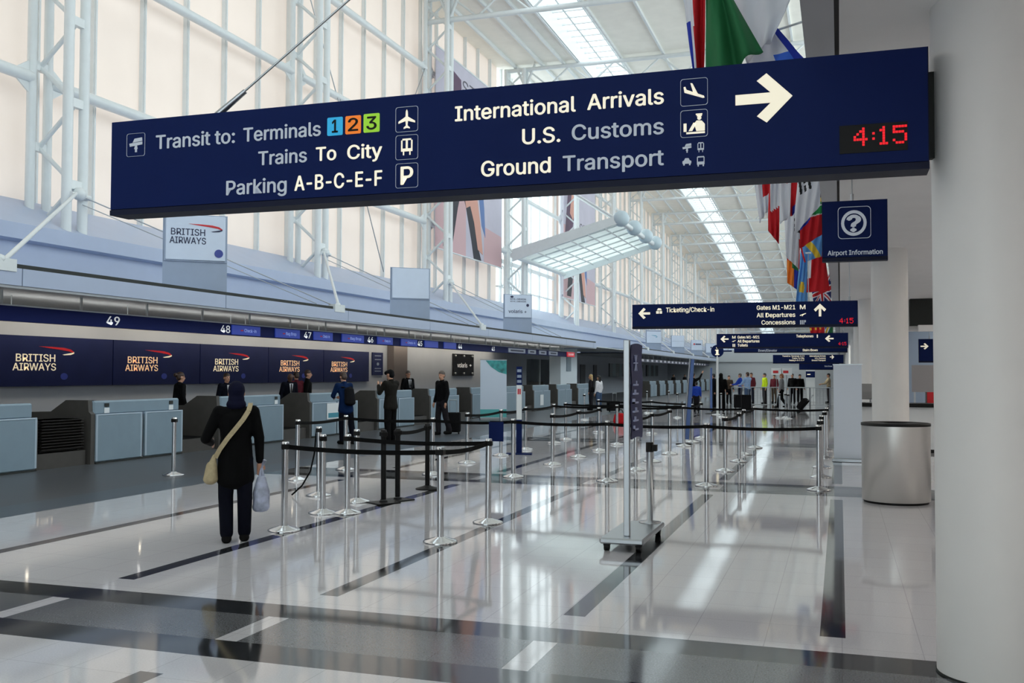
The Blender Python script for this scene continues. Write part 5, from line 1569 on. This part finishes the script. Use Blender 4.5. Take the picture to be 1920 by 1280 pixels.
# ------------------------------------------------------------------ tall fashion banners on the lattice columns
def billboard(label, y0, y1, z0, z1, title, ty, tz):
    X = -18.75
    t = thing('hanging_banner', label, 'banner', (X, y0, z0))
    w, h = y1 - y0, z1 - z0
    MB().box(-.03, 0, 0, w, 0, h).build('banner_cloth', mat('banner_pale', (196, 192, 206), .7, noise=.05, nscale=.6), t)
    def patch(P, m, n, d=.008):
        MB().prism([(u * w, v * h) for u, v in P], 'x', 0, d).build(n, m, t)
    PINK = mat('banner_rose', (206, 172, 176), .7)
    SK = mat('banner_skin', (214, 160, 144), .7)
    DK = mat('banner_dark', (34, 34, 48), .6)
    PU = mat('banner_plum', (92, 66, 92), .6)
    BL = mat('banner_blue', (92, 122, 176), .6)
    patch([(0, 0), (.42, 0), (.42, .52), (0, .52)], PINK, 'backdrop', .004)
    patch([(.04, .46), (.12, .74), (.22, .94), (.34, .92), (.36, .70), (.26, .52), (.16, .45)], PU, 'dark_hair')
    patch([(.18, .62), (.24, .80), (.33, .80), (.34, .66), (.27, .58)], SK, 'face', .012)
    patch([(.10, .02), (.16, .28), (.30, .46), (.38, .40), (.30, .24), (.22, .02)], DK, 'dark_dress')
    patch([(.34, .46), (.40, .52), (.46, .44), (.52, .30), (.60, .08), (.66, .0), (.54, .0), (.50, .10), (.42, .26), (.36, .34)], DK, 'dark_sleeve', .010)
    patch([(.36, .40), (.44, .50), (.54, .50), (.58, .36), (.64, .20), (.68, .04), (.60, .06), (.54, .20), (.48, .28), (.42, .26)], SK, 'arm', .014)
    patch([(.54, .50), (.62, .56), (.66, .46), (.70, .30), (.72, .14), (.66, .20), (.62, .34)], BL, 'blue_drape', .012)
    patch([(.70, .0), (1, .0), (1, .18), (.70, .20)], PINK, 'lower_backdrop', .003)
    text(title, t, mat('banner_ink', (96, 92, 104), .6), (.001, 0, 0), EYV, EZ, w * .36, w * .95, h * tz, h * .07, 'banner_title', .0, .01)
    MB().tube((0, -.1, h), (0, w + .1, h), .05, n=8).build('top_rail', STEEL_W, t); MB().tube((0, -.1, 0), (0, w + .1, 0), .04, n=8).build('bottom_rail', STEEL_W, t)
billboard('tall fashion banner with a dark-haired figure, nearer one behind the wide sign', 44.6, 54.6, 7.9, 17.9, 'STELLA', 0, .86)
billboard('tall fashion banner with a dark-haired figure, farther one behind the glass canopy', 68.3, 77.9, 7.2, 17.4, 'MODERN', 0, .52)

# ------------------------------------------------------------------ glass entrance canopy inside the hall
t = thing('glass_canopy', 'white framed glass canopy sticking out over the entrance in the left wall', 'canopy', (-17.6, 53.2, 8.45))
Lx, Ly, rz_ = 6.1, 11.0, 1.75
def cp(u, v, d=0): return Vector((u * Lx, v * Ly, u * rz_ + d))
f = MB()
for v in (0, 1):
    f = MB()
    a, b = cp(0, v, 0), cp(1, v, 0)
    f.add([a + Vector((0, -.06, -.35)), b + Vector((0, -.06, -.22)), b + Vector((0, -.06, .25)), a + Vector((0, -.06, .35)), a + Vector((0, .06, -.35)), b + Vector((0, .06, -.22)), b + Vector((0, .06, .25)), a + Vector((0, .06, .35))],
          [(0, 1, 2, 3), (7, 6, 5, 4), (0, 4, 5, 1), (1, 5, 6, 2), (2, 6, 7, 3), (3, 7, 4, 0)])
    f.build('side_beam', STEEL_W, t)
b = MB()
for i in range(1, 6): b.tube(cp(i / 6, 0), cp(i / 6, 1), .045, n=6)
for i in range(1, 7): b.tube(cp(0, i / 7, .05), cp(1, i / 7, .05), .045, n=6)
b.tube(cp(1, 0), cp(1, 1), .16, n=10); b.tube(cp(0, 0), cp(0, 1), .16, n=10)
b.build('grid', STEEL_W, t)
MB().quad(cp(0, 0, .1), cp(1, 0, .1), cp(1, 1, .1), cp(0, 1, .1)).build('glass', mat_shade('fritted_glass', (236, 246, 246), .8), t)
for v in (.02, .35, .68, .98):
    MB().ball(cp(1.02, v, .05), .46, n=14).build('end_drum', mat('drum_pale', (190, 206, 214), .4), t)
MB().tube(cp(.96, .05, .2), (-1.2, 3.5, 6.6), .07, n=8).tube(cp(.96, .95, .2), (-1.2, 8.5, 6.6), .07, n=8).build('stay_rod', STEEL_W, t)

# ------------------------------------------------------------------ mobile sign post, cart base
t = thing('mobile_sign', 'wheeled sign post with tall pole, navy pennant and short second pole', 'sign stand', (-2.03, 10.15, 0))
MB().box(-.24, .20, -.54, .70, .075, .135, 0, .015).build('base_plate', ALU, t)
for x, y in ((-.18, -.46), (.14, -.46), (-.18, .62), (.14, .62)):
    MB().box(x - .03, x + .03, y - .03, y + .03, .05, .08).tube((x - .025, y, .036), (x + .025, y, .036), .036, n=14).build('caster', BLACK, t)
MB().box(-.03, .03, -.38, -.32, .135, 2.09, 0, .006).build('tall_pole', ALU, t)
MB().lathe((.05, .62, .135), [(.12, 0), (.12, .01), (.035, .02), (.035, .86)], 20).build('short_pole', ALU, t)
MB().lathe((.05, .62, .90), [(.042, 0), (.042, .10), (.036, .105)], 16).box(.08, .13, .58, .66, .91, .98).build('pole_head', BLACK, t)
pn = MB()
nn = 10
VV = []
for j in range(nn + 1):
    z = 1.09 + .95 * j / nn
    for i in range(7):
        u = i / 6
        VV.append((.035 + .03 * u + .006 * math.sin(j * 1.3), -.35 + .42 * u, z + .02 * math.sin(u * 3)))
VV2 = [(x + .01, y, z) for x, y, z in VV]
FF = []
for j in range(nn):
    for i in range(6):
        a = j * 7 + i
        FF += [(a, a + 1, a + 8, a + 7)]
pn.add(VV, FF, 0, True); pn.add(VV2, [f_[::-1] for f_ in FF], 0, True)
pn.build('pennant', mat('pennant_navy', (46, 50, 92), .6, noise=.05), t)
gl = MB()
zs = [1.18, 1.27, 1.36, 1.45, 1.54, 1.63]
for i, z in enumerate(zs):
    gl.box(.04, .070, -.30, -.10, z, z + .018); gl.box(.04, .070, -.30 + (i % 3) * .05, -.27 + (i % 3) * .05, z, z + .05)
for a in range(6):
    gl.tube((.062, -.21, 1.86), (.062, -.21 + .09 * math.cos(a * 1.05), 1.86 + .09 * math.sin(a * 1.05)), .008, n=5)
gl.build('pennant_print', mat('pennant_ink', (176, 182, 214), .5), t)

# slender blue banner posts in the queue area
def feather(label, x, y, h, lean, rgb):
    t = thing('banner_post', label, 'banner', (x, y, 0))
    MB().lathe((0, 0, 0), [(.2, 0), (.2, .015), (.03, .03)], 20).build('base', BLACK, t)
    MB().tube((0, 0, .02), (lean, 0, h), .022, n=8).build('pole', ALU, t)
    MB().prism([(.03, .12), (.13, .12), (.11 + lean, h - .02), (.03 + lean, h - .02)], 'y', -.01, .01).build('pennant', mat('feather_blue', rgb, .6), t)
feather('slanted blue banner post in the middle of the queue lines', -3.72, 24.9, 2.14, .16, (84, 112, 170))
feather('straight blue banner post left of the black-robed person', -5.5, 44.4, 2.05, .02, (72, 100, 176))
t = thing('information_post', 'round navy i sign on a white pole above the queue', 'sign', (-5.05, 43.6, 0))
MB().lathe((0, 0, 0), [(.25, 0), (.25, .02), (.05, .04)], 20).tube((0, 0, .03), (0, 0, 2.55), .05, n=12).build('pole', WHITE, t)
MB().tube((0, -.04, 2.75), (0, .04, 2.75), .27, n=28).build('disc', NAVY, t)
MB().box(-.05, .05, -.05, -.04, 2.60, 2.80).box(-.09, .09, -.05, -.04, 2.58, 2.62).box(-.09, .05, -.05, -.04, 2.77, 2.81).tube((0, -.05, 2.89), (0, -.04, 2.89), .045, n=12).build('letter_i', SIGN_LIT, t)
MB().box(.25, .62, -.02, .02, 2.72, 2.78).build('arm', NAVY, t)
# teal and white roll-up banner, navy totem
t = thing('rollup_banner', 'white roll-up banner with a teal sea picture on top, in front of the desks', 'banner', FL(925, 787), math.radians(28))
MB().box(-.52, .52, -.12, .12, 0, .09, 0, .01).build('base', ALU, t)
MB().box(-.5, .5, -.008, .008, .09, 2.25).build('sheet', mat('banner_white', (206, 218, 234), .5), t)
MB().prism([(-.3, 2.24), (.5, 2.24), (.5, 1.72), (.2, 1.80), (-.1, 2.0)], 'y', -.012, -.008).build('sea_picture', mat('teal_picture', (60, 150, 150), .5, noise=.5, nscale=5), t)
MB().box(-.5, .5, -.012, -.008, .10, .40).build('teal_foot', mat('teal_foot', (90, 180, 180), .5), t)
MB().box(-.52, .52, -.012, .012, 2.25, 2.28).build('top_rail', ALU, t)
t = thing('totem_sign', 'narrow navy and white totem sign on a low base behind the first queue line', 'sign', (-6.62, 20.5, 0), math.radians(15))
MB().box(-.28, .28, -.14, .14, 0, .03, 0, .006).build('base', NAVY, t)
MB().box(-.062, .062, -.02, .02, .03, 1.90).build('board', NAVY, t)
MB().box(-.058, .058, -.025, -.02, .75, 1.50).build('white_field', PAPER, t)
MB().box(-.035, -.005, -.028, -.025, 1.30, 1.42).box(.005, .035, -.028, -.025, 1.30, 1.42).build('red_marks', RED, t)
for z in (1.55, 1.66, 1.78): MB().box(-.045, .045, -.028, -.025, z, z + .06).build('text_bar', PYLON, t)

# ------------------------------------------------------------------ right side: roll-up banner back, information desk, litter bin
t = thing('rollup_banner', 'plain grey-blue back of a roll-up banner beside the second column', 'banner', (.14, 21.0, 0), math.radians(-4))
MB().box(-.30, .30, -.10, .10, 0, .07, 0, .01).build('base', ALU, t)
MB().box(-.27, .27, -.006, .006, .07, 1.94).build('sheet', mat('banner_back', (226, 236, 248), .6), t)
MB().box(-.28, .28, -.012, .012, 1.94, 1.96).build('top_rail', ALU, t)
MB().tube((0, .03, .05), (0, .03, 1.94), .010, n=6).build('rear_pole', ALU, t)
t = thing('information_desk', 'white service desk with dark counter edge behind the second column', 'desk', (.45, 24.0, 0))
MB().box(-.05, 2.2, 0, .7, .08, 1.02).build('body', WHITE, t)
MB().box(-.30, 2.3, -.08, .8, 1.02, 1.10).build('counter_top', BLACK, t)
MB().box(0, 2.15, .05, .65, 0, .08).build('plinth', BLACK, t)
t = thing('computer_monitor', 'grey computer monitor back standing on the white service desk', 'monitor', (.66, 24.3, 1.10))
MB().box(-.10, .10, -.1, .1, 0, .015).tube((0, 0, .01), (0, 0, .15), .02, n=8).build('stand', ALU, t)
MB().box(-.24, .24, -.03, .03, .08, .44, 0, .01).build('screen', mat('monitor_grey', (150, 150, 150), .5), t)
t = thing('litter_bin', 'big cylindrical brushed steel litter bin in front of the second column', 'bin', (.72, 14.66, 0))
MB().lathe((0, 0, 0), [(.42, .0), (.42, .03)], 64).build('base', BLACK, t)
MB().lathe((0, 0, 0), [(.435, .03), (.445, .035), (.445, 1.055)], 72).build('shell', CANM, t)
MB().lathe((0, 0, 0), [(.452, 1.05), (.452, 1.085), (.43, 1.09), (.16, 1.085), (.15, 1.02)], 64).build('rim', BLACK, t)
# grey partition and shop front seen between the two big columns
t = thing('partition_panel', 'grey partition panel seen between the two big columns', 'panel', (1.98, 31.0, 1.25))
MB().box(0, 2.2, 0, .08, 0, .78).build('panel', mat('partition_grey', (150, 148, 150), .5), t)
MB().box(.05, .10, .01, .06, -1.25, 0).box(2.0, 2.05, .01, .06, -1.25, 0).build('legs', ALU, t)
w = MB(); w.box(1.9, 8, 40, 40.2, 0, SZ + .05); struct(w.build('wall_right.001', mat('shop_wall', (150, 168, 190), .5)))
t = thing('shop_display', 'dark shop display with red goods beyond the second column', 'shelf', (2.75, 36.0, 0))
MB().box(0, 1.8, 0, .5, 0, 1.3).build('body', DARKSIDE, t)
MB().box(.02, .22, -.03, 0, .6, 1.28).build('red_goods', RED, t)
MB().box(0, 1.8, -.06, 0, .5, .55).box(0, 1.8, -.06, 0, .25, .3).build('shelf_edges', ALU, t)
t = thing('ceiling_fixture', 'dark recessed ceiling duct between the two big columns', 'ceiling fixture', (2.0, 31.0, 2.9))
MB().box(-.05, 2.5, 0, .4, .28, 1.06).build('box', SLOT, t)
MB().box(.15, 2.5, -.3, 0, .1, .28).build('ledge', GREY_CEIL, t)
flush_remesh()
flush_text()
